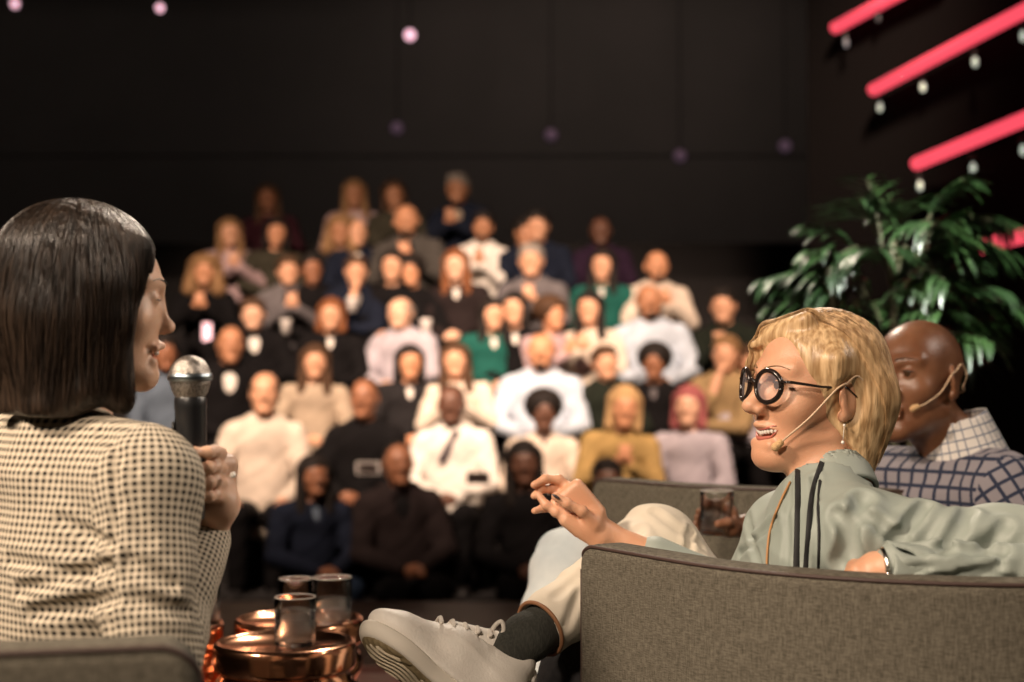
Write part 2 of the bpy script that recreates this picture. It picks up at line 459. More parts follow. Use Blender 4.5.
def eyes_for(T, F, parent, sc_, iris_mat, look=(0, 1, 0)):
    for s_ in (-1, 1):
        mb = MB(); c = T(s_*.0315, .0765, .0135); mb.ball(c, .0122*sc_, 24, 16); e = mb.build('eye', MATS['eye_white'], parent)
        lk = unit(F@unit(np.array(look))); mb = MB(); mb.ball((0, 0, 0), (.0070*sc_, .0070*sc_, .0024*sc_), 20, 8)
        q = Vector(lk).to_track_quat('Z', 'Y').to_matrix(); mb.v = [tuple(q @ Vector(v)+Vector(c+lk*.0112*sc_)) for v in mb.v]
        mb.build('iris', iris_mat, e)
        # upper lashes
        mb = MB(); pts = [T(s_*(.0315+.0125*math.cos(a)), .0765+.0135*math.sin(a)*.98+.001, .0135+.0042*math.sin(a)) for a in np.linspace(.25, math.pi-.25, 12)]
        mb.tube(pts, .0014*sc_, 6); mb.build('eyelashes', MATS['dark_lash'], parent)
def brows_for(T, parent, m, sc_, r=.0026, S_=None):
    for s_ in (-1, 1):
        mb = MB(); pts = [T(s_*x, y, z) for x, y, z in ((.012, .0955, .036), (.024, .0935, .0405), (.036, .088, .0415), (.049, .076, .037))]
        mb.tube(snap(S_, curve_pts(pts, 6), .0006), [r*sc_*(.9-.6*(i/18)) for i in range(19)], 8, flat=.6); mb.build('eyebrow', m, parent)

def strands(sdf, starts, dirfn, n_steps, step, radius, name, m, parent, jitter=.3, offs=.0015, lens=None):
    """hair strands walked over the surface of a hair volume"""
    p = np.asarray(starts, float).copy(); N = len(p); e = 1e-3
    def grad(q):
        g = np.stack([sdf.eval(q+np.eye(3)[i]*e)-sdf.eval(q-np.eye(3)[i]*e) for i in range(3)], 1); return g/(np.linalg.norm(g, axis=1)[:, None]+1e-9)
    off = rng.uniform(-.001, offs*1.4, N); path = []
    for _ in range(4):
        p -= grad(p)*(sdf.eval(p)-off)[:, None]
    wob = rng.normal(0, jitter, (N, 3)); d_prev = None
    for s_ in range(n_steps):
        path.append(p.copy()); g = grad(p); d = dirfn(p, s_/n_steps)+wob*.25
        d = d-np.sum(d*g, 1)[:, None]*g; d /= np.linalg.norm(d, axis=1)[:, None]+1e-9
        if d_prev is not None: d = d*.5+d_prev*.5; d /= np.linalg.norm(d, axis=1)[:, None]+1e-9
        d_prev = d; p = p+d*step
        p = p-grad(p)*np.clip(sdf.eval(p)-off, -.006, .006)[:, None]
    path = np.stack(path, 1)
    L = n_steps; T = path[:, 1:]-path[:, :-1]; T = np.concatenate([T, T[:, -1:]], 1); T /= np.linalg.norm(T, axis=2)[..., None]+1e-9
    ref = np.array([.37, .21, .9]); A = np.cross(T, ref); A /= np.linalg.norm(A, axis=2)[..., None]+1e-9; Bn = np.cross(T, A)
    cut = (L*rng.uniform(.86, 1, N)).astype(int); rad = np.where(np.arange(L)[None] < cut[:, None], radius, 0.00002)
    rad = rad*np.clip((cut[:, None]-np.arange(L)[None])/4, .1, 1)
    for s_ in range(1, L):
        m_ = s_ >= cut; path[m_, s_] = path[m_, s_-1]
    V = np.stack([path+(A*math.cos(t)+Bn*math.sin(t))*rad[..., None] for t in (0, 2.094, 4.189)], 2)   # N,L,3,3
    idx = np.arange(N*L*3).reshape(N, L, 3); f = []
    for k in range(3):
        k2 = (k+1) % 3; f.append(np.stack([idx[:, :-1, k], idx[:, :-1, k2], idx[:, 1:, k2], idx[:, 1:, k]], -1).reshape(-1, 4))
    return link(name, mesh_from(name, V.reshape(-1, 3), np.concatenate(f)), m, parent)
def finger(S, pts, r=.008, k=.004):
    for i in range(len(pts)-1):
        ra = r*(1-.09*i); rb = r*(1-.09*(i+1)); S.cone(pts[i], pts[i+1], ra, rb, k if i else .008)
        if i: S.ell(pts[i], (ra*1.07,)*3, .004)

# base materials
mat('eye_white', (.75, .70, .66), .15); mat('dark_lash', (.02, .012, .01), .6)
mat('teeth', (.82, .76, .68), .25)
mat('iris_brown', (.05, .025, .012), .15); mat('iris_blue', (.12, .16, .18), .15)
# ================================================================== THE SETTING
mat('black_floor', (.030, .022, .019), .55); noise_mat('stage_floor', (.020, .015, .013), (.034, .026, .023), 3, .5)
noise_mat('dark_wall', (.17, .150, .135), (.19, .165, .150), 1.2, .95)
noise_mat('dark_ceiling', (.08, .07, .065), (.10, .085, .078), 2, .95)
noise_mat('riser_carpet', (.006, .005, .005), (.011, .009, .009), 60, .95)
def slab(name, c, h, m):
    mb = MB(); mb.box(c, h); o = mb.build(name, m, None, False); tag(o, kind='structure'); return o
slab('floor_stage', (0, 2.6, -.15), (8, 4.85, .15), MATS['stage_floor'])
slab('floor_hall', (0, 9.5, -.55), (9, 9.6, .1), MATS['black_floor'])
TY, TZ, PITCHY, RISE = 8.5, -.13, .60, .362
for k in range(8):
    y0 = TY+PITCHY*k-.12
    slab('floor_tier_%d' % (k+1), (0, (y0+16.5)/2, (TZ+RISE*k-.45)/2-.0), (5.2, (16.5-y0)/2, (TZ+RISE*k+.45)/2), MATS['riser_carpet'])
slab('wall_back', (0, 18.1, 3.6), (9, .1, 4.4), MATS['dark_wall'])
slab('wall_left', (-9.1, 8, 3.6), (.1, 12, 4.4), MATS['dark_wall'])
slab('wall_right', (9.1, 8, 3.6), (.1, 12, 4.4), MATS['dark_wall'])
slab('wall_front', (0, -3.1, 3.6), (9, .1, 4.4), MATS['dark_wall'])
slab('ceiling', (0, 8, 8.1), (9.2, 12, .1), MATS['dark_ceiling'])
slab('trim_balcony', (0, 17.985, 4.30), (9, .015, .22), MATS['dark_wall'])

# pink tubes and globe bulbs of the light wall on the right
mat('fixture_black', (.012, .011, .011), .45)
tube_m = emit_mat('pink_tube_glow', (1.0, .085, .13), 1.05)
tube_m.node_tree.nodes['Principled BSDF'].inputs['Base Color'].default_value = (.5, .05, .08, 1)
bulb_m = emit_mat('bulb_glow', (.80, .92, .76), .62)
TUBES = [((830, 30), 8.43, (940, -29), 7.4, 'pink light tube at the top, short and cut off by the picture edge'),
         ((868, 92), 8.0, (1060, -9), 6.5, 'long pink light tube, second from the top of the light wall'),
         ((911, 166), 7.56, (1060, 104), 6.4, 'pink light tube third from the top, above the palm'),
         ((972, 250), 6.94, (1070, 224), 6.1, 'lowest pink light tube, partly behind the palm leaves')]
for a, da, b, db, lab in TUBES:
    A = P(a[0]+5, a[1]-2, da); Bp = P(b[0]+5, b[1]-2, db); d = unit(Bp-A)
    t = empty('light_tube', A, lab, 'light tube', 'pink light tubes on the right')
    r = .0345
    mb = MB(); mb.tube([A+d*.02, A+(Bp-A)*.5, Bp], r, 20); mb.build('tube', tube_m, t)
    mb = MB(); mb.tube([A, A+d*.02], r*.98, 20); mb.build('end_cap', tube_m, t)
    mb = MB(); mb.tube([A+V3(.03, .075, 0)+d*.06, Bp+V3(.03, .075, 0)], .018, 8); mb.build('mounting_rail', MATS['fixture_black'], t)
    for q in (.25, .75):
        mb = MB(); c = A+(Bp-A)*q; mb.tube([c+V3(0, .03, 0), c+V3(.03, .08, 0)], .012, 8); mb.build('bracket', MATS['fixture_black'], t)
BULBS = [(846, 43, 8.3, .45), (880, 107, 8.0, 1), (923, 87, 7.6, 1), (975, 62, 7.1, 1), (1023, 36, 6.7, .9), (920, 186, 7.5, .8), (973, 168, 7.0, .9), (1023, 150, 6.6, .9), (878, 18, 8.0, .2)]
where = ['dim bulb just below the left end of the top pink tube', 'white bulb just under the left end of the second pink tube', 'white bulb second along under the second pink tube',
         'white bulb third along under the second pink tube', 'white bulb at the picture edge under the second pink tube', 'white bulb just under the left end of the third pink tube', 'white bulb second along under the third pink tube',
         'white bulb at the picture edge under the third pink tube', 'very faint bulb under the top pink tube']
for (x, y, d, s_), lab in zip(BULBS, where):
    c = P(x, y, d); t = empty('globe_bulb', c, lab, 'bulb', 'white bulbs of the light wall')
    mm = bulb_m if s_ >= .8 else (emit_mat('bulb_glow_dim', (.10, .10, .11), 1.2) if s_ > .3 else emit_mat('bulb_glow_faint', (.03, .03, .033), .6))
    mb = MB(); mb.ball(c, (.014, .014, .026)); mb.build('globe', mm, t)
    mb = MB(); mb.tube([c+V3(0, .01, .028), c+V3(.0, .02, .065)], .013, 10); mb.build('socket', MATS['fixture_black'], t)
# the black panel wall that carries tubes and bulbs
wa = V3(1.75, 8.75, 0)+V3(.12, .06, 0); wb = V3(3.05, 4.9, 0)+V3(.12, .06, 0); wm_ = (wa+wb)/2; wl = np.linalg.norm(wb-wa)/2; wang = math.atan2(wb[1]-wa[1], wb[0]-wa[0])
o = slab('wall_panel', (0, 0, 0), (wl, .04, 2.6), mat('panel_black', (.006, .005, .005), .95, spec=0.05)); o.location = (wm_[0]+.02, wm_[1]+.06, 2.6); o.rotation_euler.z = wang
# ceiling spotlights, pink discs in the dark
lens_pink = emit_mat('lens_pink', (1.0, .55, .66), 1.7); lens_dim = emit_mat('lens_dim', (.5, .30, .42), .10)
rig = MB(); rig.tube([(-7, 15.3, 6.9), (7, 15.3, 6.9)], .05, 8); o = rig.build('lighting_rail', MATS['fixture_black']); tag(o, 'black lighting rail high above the audience', 'rail')
SP = [(410, 35, 14.6, 1, 'pink glowing spotlight high above the centre of the audience'), (160, 8, 14.6, .8, 'small pink spotlight at the top, above the dark haired woman'),
      (15, 4, 14.6, .8, 'pinkish spotlight in the top left corner'), (551, 135, 15.5, 0, 'very faint lamp below the ceiling right of centre'),
      (397, 128, 15.5, 0, 'very faint lamp low above the back rows, left of centre'), (680, 156, 15.5, 0, 'faint purple lamp above the back right rows'), (785, 146, 15.5, 0, 'faint lamp near the palm on the dark back wall')]
for x, y, d, s_, lab in SP:
    c = P(x, y, d); t = empty('stage_spotlight', c, lab, 'spotlight', 'spotlights in the dark')
    f = unit(V3(0, 0, 1.1)-c)
    r = .055 if s_ == 1 else (.040 if s_ else .07)
    mb = MB(); mb.tube([c+f*.0, c-f*.01], r, 20); mb.build('lens', lens_pink if s_ else lens_dim, t)
    mb = MB(); mb.tube([c-f*.01, c-f*.1, c-f*.26], [r*1.25, r*1.2, r*.8], 20); mb.build('housing', MATS['fixture_black'], t)
    mb = MB(); mb.tube([c-f*.12, V3(c[0]-f[0]*.12, c[1]-f[1]*.12, 8.01)], .007, 6); mb.build('hanging_pole', MATS['fixture_black'], t)

# patterned rug glimpsed between the tables and the shoe
rugm = noise_mat('rug', (.78, .40, .34), (.85, .58, .50), 9, .95, .2)
mb = MB(); mb.box((-1.35, 4.8, .006), (1.55, .85, .006)); rug = mb.build('rug', rugm, None, False); tag(rug, 'dusty pink patterned rug on the stage floor beyond the copper tables', 'rug')
mb = MB()
for sx in (-1, 1):
    mb.box((-1.35+sx*1.46, 4.8, .0135), (.04, .79, .0015))
for sy in (-1, 1): mb.box((-1.35, 4.8+sy*.76, .0135), (1.50, .04, .0015))
mb.build('border', noise_mat('rug_border', (.25, .07, .06), (.35, .12, .1), 30, .95), rug, False)

# ------------------------------------------------------------------ tub armchairs
weave_mat('grey_tweed', (.062, .054, .040), (.155, .138, .106), 900)
mat('piping_dark', (.055, .030, .024), .6); mat('seat_dark', (.03, .027, .025), .9); mat('oak_leg', (.08, .045, .025), .5)
CH_T, CH_R, CH_ARM, CH_TH = .86, .52, .25, .075
def chair_path():
    pts = [V3(-CH_R, CH_ARM*(1-t), 0) for t in np.linspace(0, 1, 10, endpoint=False)]
    pts += [V3(CH_R*math.cos(a), CH_R*math.sin(a), 0) for a in np.linspace(math.pi, 2*math.pi, 60)]
    pts += [V3(CH_R, CH_ARM*t, 0) for t in np.linspace(0, 1, 11)[1:]]
    return np.array(pts)
def make_chair(label):
    t = empty('tub_armchair', (0, 0, 0), label, 'armchair')
    path = chair_path(); n = len(path); s = np.r_[0, np.cumsum(np.linalg.norm(np.diff(path, axis=0), axis=1))]; Lt = s[-1]
    # resample densely at the ends
    ss = np.unique(np.r_[np.linspace(0, .05, 14), np.linspace(.05, Lt-.05, 90), np.linspace(Lt-.05, Lt, 14)])
    pp = np.stack([np.interp(ss, s, path[:, i]) for i in range(3)], 1)
    mb = MB(); v = []; prof_n = 0; rc = .042
    outer_edge = []
    for i, q in enumerate(pp):
        tg = unit(pp[min(i+1, len(pp)-1)]-pp[max(i-1, 0)]); nrm = V3(-tg[1], tg[0], 0)   # inward
        e = min(ss[i], Lt-ss[i])
        drop = 0 if e > rc else rc-math.sqrt(max(0, rc*rc-(rc-e)**2))
        er = .02; ins = 0 if e > er else er-math.sqrt(max(0, er*er-(er-e)**2))
        top = CH_T-drop; th = CH_TH; lo = .13
        ring = []; w0, w1 = ins, th-ins; rr = .018
        ring.append((w0, lo))
        ring.append((w0, lo+.2)); ring.append((w0, lo+.45)); ring.append((w0, top-rr))
        for a in np.linspace(0, math.pi/2, 6)[1:]: ring.append((w0+rr*(1-math.cos(a)), top-rr+rr*math.sin(a)))
        for a in np.linspace(math.pi/2, math.pi, 6): ring.append((w1-rr*(1+math.cos(a)), top-rr+rr*math.sin(a)+0))
        ring.append((w1, lo+.45)); ring.append((w1, lo+.2)); ring.append((w1, lo))
        prof_n = len(ring); v += [q+nrm*a_+V3(0, 0, z) for a_, z in ring]
        outer_edge.append(q+nrm*(w0+.004)+V3(0, 0, top-.004))
    f = []
    for i in range(len(pp)-1):
        for k in range(prof_n):
            k2 = (k+1) % prof_n; f.append((i*prof_n+k, (i+1)*prof_n+k, (i+1)*prof_n+k2, i*prof_n+k2))
    f.append(tuple(range(prof_n))); f.append(tuple((len(pp)-1)*prof_n+k for k in range(prof_n))[::-1])
    mb.add(v, f); mb.build('shell', MATS['grey_tweed'], t, True, False)
    e0 = [V3(-CH_R+.012, CH_ARM+.002, z) for z in np.linspace(.14, CH_T-rc-.002, 12)]; e1 = [V3(CH_R-.012, CH_ARM+.002, z) for z in np.linspace(CH_T-rc-.002, .14, 12)]
    mb = MB(); mb.tube(e0+outer_edge+e1, .0030, 8, fdir=None); mb.build('piping', MATS['piping_dark'], t, True, False)
    S = Sdf(); S.box((0, .06, .28), (.40, .36, .11), .05); S.ell((0, -.10, .28), (.41, .31, .11), .04); S.make('seat_base', MATS['grey_tweed'], .012, t, world=False)
    S = Sdf(); S.box((0, .08, .43), (.385, .34, .065), .05); S.ell((0, -.08, .43), (.38, .29, .065), .04); S.make('seat_cushion', MATS['grey_tweed'], .012, t, world=False)
    for sx in (-1, 1):
        for y in (.2, -.32):
            mb = MB(); x = sx*(.36 if y > 0 else .26); mb.tube([(x, y, .19), (x*1.06, y*1.05, .0)], [.022, .013], 12); mb.build('leg', MATS['oak_leg'], t, True, False)
    return t
def copy_tree(o, parent=None):
    c = o.copy(); COL.objects.link(c); c.parent = parent
    for ch in list(o.children): copy_tree(ch, c)
    return c
GC = 'grey tub armchairs on the stage'
chair_a = make_chair('grey tweed tub armchair filling the bottom right corner, holding the laughing blonde woman'); chair_a['group'] = GC
chair_a.location = (.677, 2.30, 0); chair_a.rotation_euler.z = R(30)
chair_b = copy_tree(chair_a); chair_b['label'] = 'grey green tub armchair of the bald man, beyond the raised cream knee'
chair_b.location = (.75, 3.47, 0); chair_b.rotation_euler.z = R(36); chair_b.scale = (1, 1, 1.04)
chair_c = copy_tree(chair_a); chair_c['label'] = 'blurred grey armchair back across the bottom left corner, behind the check jacket'
chair_c.location = (-.657, 1.81, 0); chair_c.rotation_euler.z = R(-76.7)

# ------------------------------------------------------------------ copper drum tables and glasses
copper = noise_mat('copper', (.93, .42, .22), (.98, .50, .28), 8, .09, .0, metallic_=0) if False else mat('copper', (.96, .47, .27), .17, 1.0)
def make_table(label, loc, top):
    t = empty('copper_drum_table', loc, label, 'side table', 'round copper tables')
    r = .139; z = top; prof = [(.0, z-.010), (r-.018, z-.010), (r-.013, z-.004), (r-.006, z), (r-.001, z-.006), (r, z-.016), (r, z-.045), (r-.004, z-.054), (r-.012, z-.058)]
    mb = MB(); mb.lathe([(a, b-loc[2]) for a, b in prof], n=72, cap=False); mb.build('table_top', copper, t, True, False)
    zz = z-.056; k = 0
    while zz > .03:
        h = min(.085, zz); pr = [(r-.012, zz)]
        for a in np.linspace(0, math.pi, 9): pr.append((r-.014+.014*math.sin(a)*1.0, zz-.006-(h-.012)*(a/math.pi)))
        pr.append((r-.012, zz-h)); mb = MB(); mb.lathe(pr, n=72, cap=False); mb.build('drum_ring', copper, t, True, False)
        zz -= h; k += 1
    mb = MB(); mb.lathe([(0, 0), (r-.01, 0), (r-.01, .012), (0, .012)], n=48, cap=False); mb.build('base', copper, t, True, False)
    return t
tA = P(285, 640, 2.8); tB = P(299, 617, 3.1); tC = P(157, 622, 3.02)
zA, zB, zC = tA[2], tB[2], tC[2]
make_table('copper drum table nearest the white shoe, one water glass on it', (tA[0], tA[1], 0), zA)
make_table('copper drum table behind the front one, two glasses on it', (tB[0], tB[1], 0), zB)
make_table('copper drum table half hidden by the check sleeve, at its right edge', (tC[0], tC[1], 0), zC)
glass_m = mat('clear_glass', (1, 1, 1), .0, 0, .5, Transmission_Weight=1.0, IOR=1.3)
water_m = mat('drinking_water', (.92, .88, .82), .10, 0, .9, Transmission_Weight=.86, IOR=1.2)  # milky tint paints a lit look into the water
def make_glass(x, y, z, r, h, label, water=.4):
    t = empty('tumbler', (x, y, z), label, 'glass', 'drinking glasses on the copper tables')
    prof = [(0, .0), (r*.93, .0), (r, .004), (r, h-.001), (r-.0006, h), (r-.0016, h-.001), (r-.002, .012), (r*.8, .0095), (0, .009)]
    mb = MB(); mb.lathe(prof, n=64, cap=False); mb.build('glass_wall', glass_m, t, True, False)
    mb = MB(); mb.tube([V3((r-.0009)*math.cos(a), (r-.0009)*math.sin(a), h) for a in np.linspace(0, 2*math.pi, 48)], .0012, 6); mb.build('rim', mat('glass_rim', (.85, .80, .75), .08, 0, 1.0, Transmission_Weight=.45), t, True, False)  # pale ring paints the bright highlight along the glass edge
    if water:
        wz = .010+(h-.012)*water; mb = MB(); mb.lathe([(0, .0085), (r*.8, .0090), (r-.0016, .0120), (r-.0016, wz), (0, wz)], n=64, cap=False); mb.build('water', water_m, t, True, False)
    return t
g = P(295, 636, 2.80); make_glass(g[0], g[1], zA-.0098, .040, .094, 'short straight glass of water on the front copper table', .5)
g = P(297, 611, 3.12); make_glass(g[0]-.003, g[1], zB-.0098, .0365, .090, 'empty clear glass on the back copper table, directly behind the front glass', .0)
g = P(332, 611, 3.08); make_glass(g[0], g[1], zB-.0098, .042, .098, 'wide tumbler on the back copper table, rightmost of the three glasses', .3)
g = P(206, 622, 3.05); make_glass(g[0], g[1], zC-.0098, .03, .09, 'clear glass on the left copper table, peeking past the check sleeve', .5)

# ------------------------------------------------------------------ palm
leafm = noise_mat('palm_leaf', (.012, .032, .009), (.028, .065, .016), 6, .36, .1, spec=1.0)
stemm = noise_mat('palm_stem', (.05, .045, .02), (.09, .08, .04), 20, .6)
px_c = P(893, 250, 4.75); base = V3(px_c[0], 4.75, 0)
t = empty('potted_palm', tuple(base), 'large potted palm with drooping glossy leaves behind the bald man', 'plant')
mb = MB(); mb.lathe([(0, 0), (.17, 0), (.20, .05), (.235, .42), (.25, .45), (.235, .46), (.225, .44), (.0, .43)], (base[0], base[1], 0), 48, False); mb.build('pot', mat('pot_black', (.02, .02, .02), .4), t)
S = Sdf(); S.ell((base[0], base[1], .425), (.222, .222, .02)); S.make('soil', noise_mat('soil', (.02, .012, .008), (.05, .03, .02), 60, .95), .01, t)
prng = random.Random(11)
def leaflet(mb, p0, d, up, L, W, droop):
    n = 8; vs = []; p = np.array(p0, float); d = unit(d); side = unit(np.cross(d, up)+1e-6)
    for i in range(n+1):
        u = i/n; wd = W*math.sin(math.pi*min(1, (u*.9+.12)))**.7*(1-u**3*.7)
        nrm = unit(np.cross(side, d)); 
        vs += [p-side*wd+nrm*wd*.25, p.copy(), p+side*wd+nrm*wd*.25]
        d = unit(d+V3(0, 0, -droop/n)); p = p+d*L/n
    f = []
    for i in range(n):
        a = i*3; f += [(a, a+1, a+4, a+3), (a+1, a+2, a+5, a+4)]
    mb.add(vs, f)
def frond(tip_dir, root, L, droop, nl, ll, w=.013):
    st = MB(); lf = MB(); pts = [np.array(root, float)]; d = unit(tip_dir)
    n = 18
    for i in range(n):
        pts.append(pts[-1]+d*L/n); d = unit(d+V3(0, 0, -droop/n))
    st.tube(pts, [.006*(1-.7*i/n) for i in range(n+1)], 6)
    for j in range(nl):
        u = .28+.72*j/(nl-1); x = u*n; i = min(n-1, int(x)); p = pts[i]*(1-(x-i))+pts[i+1]*(x-i); td = unit(pts[i+1]-pts[i])
        sd = unit(np.cross(td, V3(0, 0, 1))+V3(1e-4, 0, 0)); L2 = ll*(.55+.6*math.sin(math.pi*(.15+.8*u)))*prng.uniform(.85, 1.1)
        for s_ in (-1, 1):
            dd = td*prng.uniform(.55, .8)+sd*s_*prng.uniform(.6, .9)+V3(0, 0, prng.uniform(-.15, .25))
            leaflet(lf, p, dd, V3(0, 0, 1), L2, w*prng.uniform(.8, 1.2), prng.uniform(.6, 1.5))
    return st, lf
crown = V3(base[0], base[1], 1.12)
for a, h in ((.02, 1.5), (-.035, 1.4), (.05, 1.3), (-.06, 1.5), (.0, 1.6)):
    b0 = base+V3(a*2, a, .42); mb = MB(); pts = curve_pts([b0, b0+V3(a, 0, (h-.42)*.5), b0+V3(a*2, a, h-.42)], 6); mb.tube(pts, .013, 10); mb.build('cane', stemm, t)
specs = []
for k in range(38):
    az = prng.uniform(0, 2*math.pi); el = prng.uniform(-.05, 1.25)
    specs.append((az, el, prng.uniform(.14, .27), prng.uniform(.6, 1.5)))
for az, el, L, dr in [(2.9, .75, .62, 1.5), (.2, .6, .66, 1.4), (3.3, .35, .6, 1.2), (1.7, 1.2, .55, .9), (6.0, .7, .6, 1.6), (3.0, .15, .62, .6), (.1, .2, .62, 1.1), (4.4, .8, .55, 1.7), (4.9, .9, .5, 1.7), (5.3, .6, .55, 1.6)]: specs.append((az, el, L*.52, dr*.8))
for k, (az, el, L, dr) in enumerate(specs):
    d = V3(math.cos(az)*math.cos(el), math.sin(az)*math.cos(el)*.8, math.sin(el)); root = V3(base[0]+.1*math.cos(az), base[1]+.08*math.sin(az), prng.uniform(1.22, 1.63))
    st, lf = frond(d, root, L, dr, 8, .20, .0125)
    s_ = st.build('frond', stemm, t); lf.build('leaves', leafm, s_)
# ================================================================== THE PEOPLE ON STAGE
def torso(S, pel, waist, chest, neck, shl, shr, fwd, g=0.0, w=(.150, .125, .150), fl=.66, seg=True, k=.05, sh=.055):
    """g inflates the body into clothing"""
    S.cone(pel, waist, w[0]+g, w[1]+g, k, 'u', fl+.08, fwd, seg, seg); S.cone(waist, chest, w[1]+g, w[2]+g, k, 'u', fl, fwd, seg, seg)
    S.cone(chest, neck, w[2]*.86+g, .045+g, k, 'u', fl, fwd, seg, seg); S.cone(shl+(shr-shl)*.06, shr+(shl-shr)*.06, sh*.9+g, sh*.9+g, .05, 'u', .9, fwd)
    S.cone(neck, shl, .032+g, sh*.75+g, .035); S.cone(neck, shr, .032+g, sh*.75+g, .035)
# ---------------------------------------------------------------- interviewer (dark bob, check jacket)
EAST = skin_mat('skin_light', (.60, .36, .235), (.66, .41, .28))
hairK = hair_mat('hair_black_brown', (.014, .009, .006), (.050, .031, .020), .40)
pA = empty('person', tuple(P(60, 341, 1.86)*V3(1, 1, 0)+V3(0, 0, 0)), 'woman with dark bob in checked jacket speaking into a handheld microphone', 'person')
oA = P(93, 306, 1.88); FA = frame(14, -3, 0); kA = .95
fwdA = unit(V3(.72, .70, 0)); rtA = V3(fwdA[1], -fwdA[0], 0)
neckA = P(66, 425, 1.87); shRA = P(150, 482, 1.78); shLA = neckA+(neckA-shRA)*V3(1, 1, -.0)+V3(0, 0, -.055)
chestA = neckA+V3(0, 0, -.19)-fwdA*-.02; waistA = chestA+V3(-.01, 0, -.17); pelA = waistA+V3(.0, 0, -.16)+fwdA*.03
elbA = P(152, 668, 1.72); wrA = P(206, 532, 1.93)
body = Sdf(); TA = head_ops(body, oA, FA, kA, smile=.8, nose=.35, open_mouth=True, asian=True, closed=True)
neck_ops(body, TA, neckA+fwdA*.01, .050)
torso(body, pelA, waistA, chestA, neckA+V3(0, 0, -.03), shLA, shRA, fwdA, -.008, seg=False)
body.cone(shRA, elbA, .042, .034, .02); body.cone(elbA, wrA, .034, .024, .01)
elbLA = shLA+V3(-.02, .05, -.27); body.cone(shLA, elbLA, .042, .034, .02); wrLA = elbLA+fwdA*.17+rtA*.10+V3(0, 0, -.10); body.cone(elbLA, wrLA, .034, .024, .01)
kneeA = [pelA+fwdA*.42+rtA*.1+V3(0, 0, .02), pelA+fwdA*.42-rtA*.1+V3(0, 0, .02)]
for q in kneeA: body.cone(pelA+(q-pelA)*.1, q, .08, .055, .03); body.cone(q, q+V3(.03, .03, -.42), .05, .035, .01); body.cone(q+V3(.03, .03, -.43), q+V3(.03, .03, -.44)+fwdA*.15, .035, .028, .01)
# right hand round the microphone handle: handle axis at x=190px
mic0 = P(190, 376, 1.84); micd = unit(V3(.02, .03, -1)); 
hc = P(193, 482, 1.84)           # handle centre at the grip
palm = P(214, 492, 1.885)
body.cone(wrA, P(216, 505, 1.90), .024, .032, .02); body.box(P(213, 484, 1.90), (.016, .036, .040), .014, .015, 'u', frame(60, 0, 8))
def around(z, rad, a0, a1, n=4):
    c = mic0+micd*z; return [c+V3(math.cos(a)*rad, math.sin(a)*rad, 0) for a in np.linspace(a0, a1, n)]
mic_len = (P(190, 376, 1.84)[2]-P(190, 470, 1.84)[2])
for i, (z, dz) in enumerate(((.098, .002), (.118, .004), (.137, .006), (.155, .009))):
    pts = around(z, .029, R(48), R(-150), 6); pts[0] = pts[0]+V3(.012, .012, -.004)
    finger(body, pts, .0088-(.0008 if i == 3 else 0)+(.0004 if i == 1 else 0), .004)
thumb = [P(214, 500, 1.93), mic0+micd*.115+V3(.010, .040, 0), mic0+micd*.095+V3(-.010, .032, 0), mic0+micd*.085+V3(-.024, .018, 0)]
finger(body, thumb, .0105, .006)
lh = wrLA+unit(wrLA-elbLA)*.05; body.ell(lh, (.03, .03, .045), .02)
for i in range(4): finger(body, [lh+rtA*(.03-.02*i), lh+rtA*(.03-.02*i)+fwdA*.04+V3(0, 0, -.01), lh+rtA*(.03-.02*i)+fwdA*.07+V3(0, 0, -.03)], .008)
bA = body.make('body', EAST, .0028, pA)
for s_ in (-1, 1):
    mb = MB(); pts = [TA(s_*(.0315+.0125*math.cos(a)), .0765+.0142*math.sin(a)*.98, .0115+.0008*math.sin(a)) for a in np.linspace(.3, math.pi-.3, 12)]; mb.tube(pts, .0009, 6); mb.build('eyelashes', MATS['dark_lash'], pA)
brows_for(TA, pA, hairK, kA, .0022, body)
mb = MB(); pts = [TA(x, .090-.25*x*x*10, -.0605) for x in np.linspace(-.019, .019, 9)]; mb.tube(pts, .0036*kA, 8); mb.build('teeth', MATS['teeth'], pA)
lipm = mat('lips', (.52, .17, .13), .35)
def lips(T, parent, k, m, S_, wide=False):
    for z, yy, r in (((-.0535, .0905, .0034), (-.0690, .0885, .0040)) if wide else ((-.0565, .0905, .0030), (-.0700, .0880, .0034))):
        mb = MB(); pts = [T(x, yy-10*x*x, z+(.0060 if z < -.06 else 0)*(x/.024)**2+ .0045*(abs(x)/.024)**1.5) for x in np.linspace(-.0305 if wide else -.0235, .0305 if wide else .0235, 13)]
        pp_ = snap(S_, pts, -.0008) if False else np.array(pts); ends = snap(S_, pts, .0); wt = np.abs(np.arange(13)-6)/6.; pp_ = pp_*(1-wt[:, None])+ends*wt[:, None]; mb.tube(list(pp_), [r*k*(1-.75*abs(i-6)/6) for i in range(13)], 8); mb.build('lip', m, parent)
lips(TA, pA, kA, lipm, body)
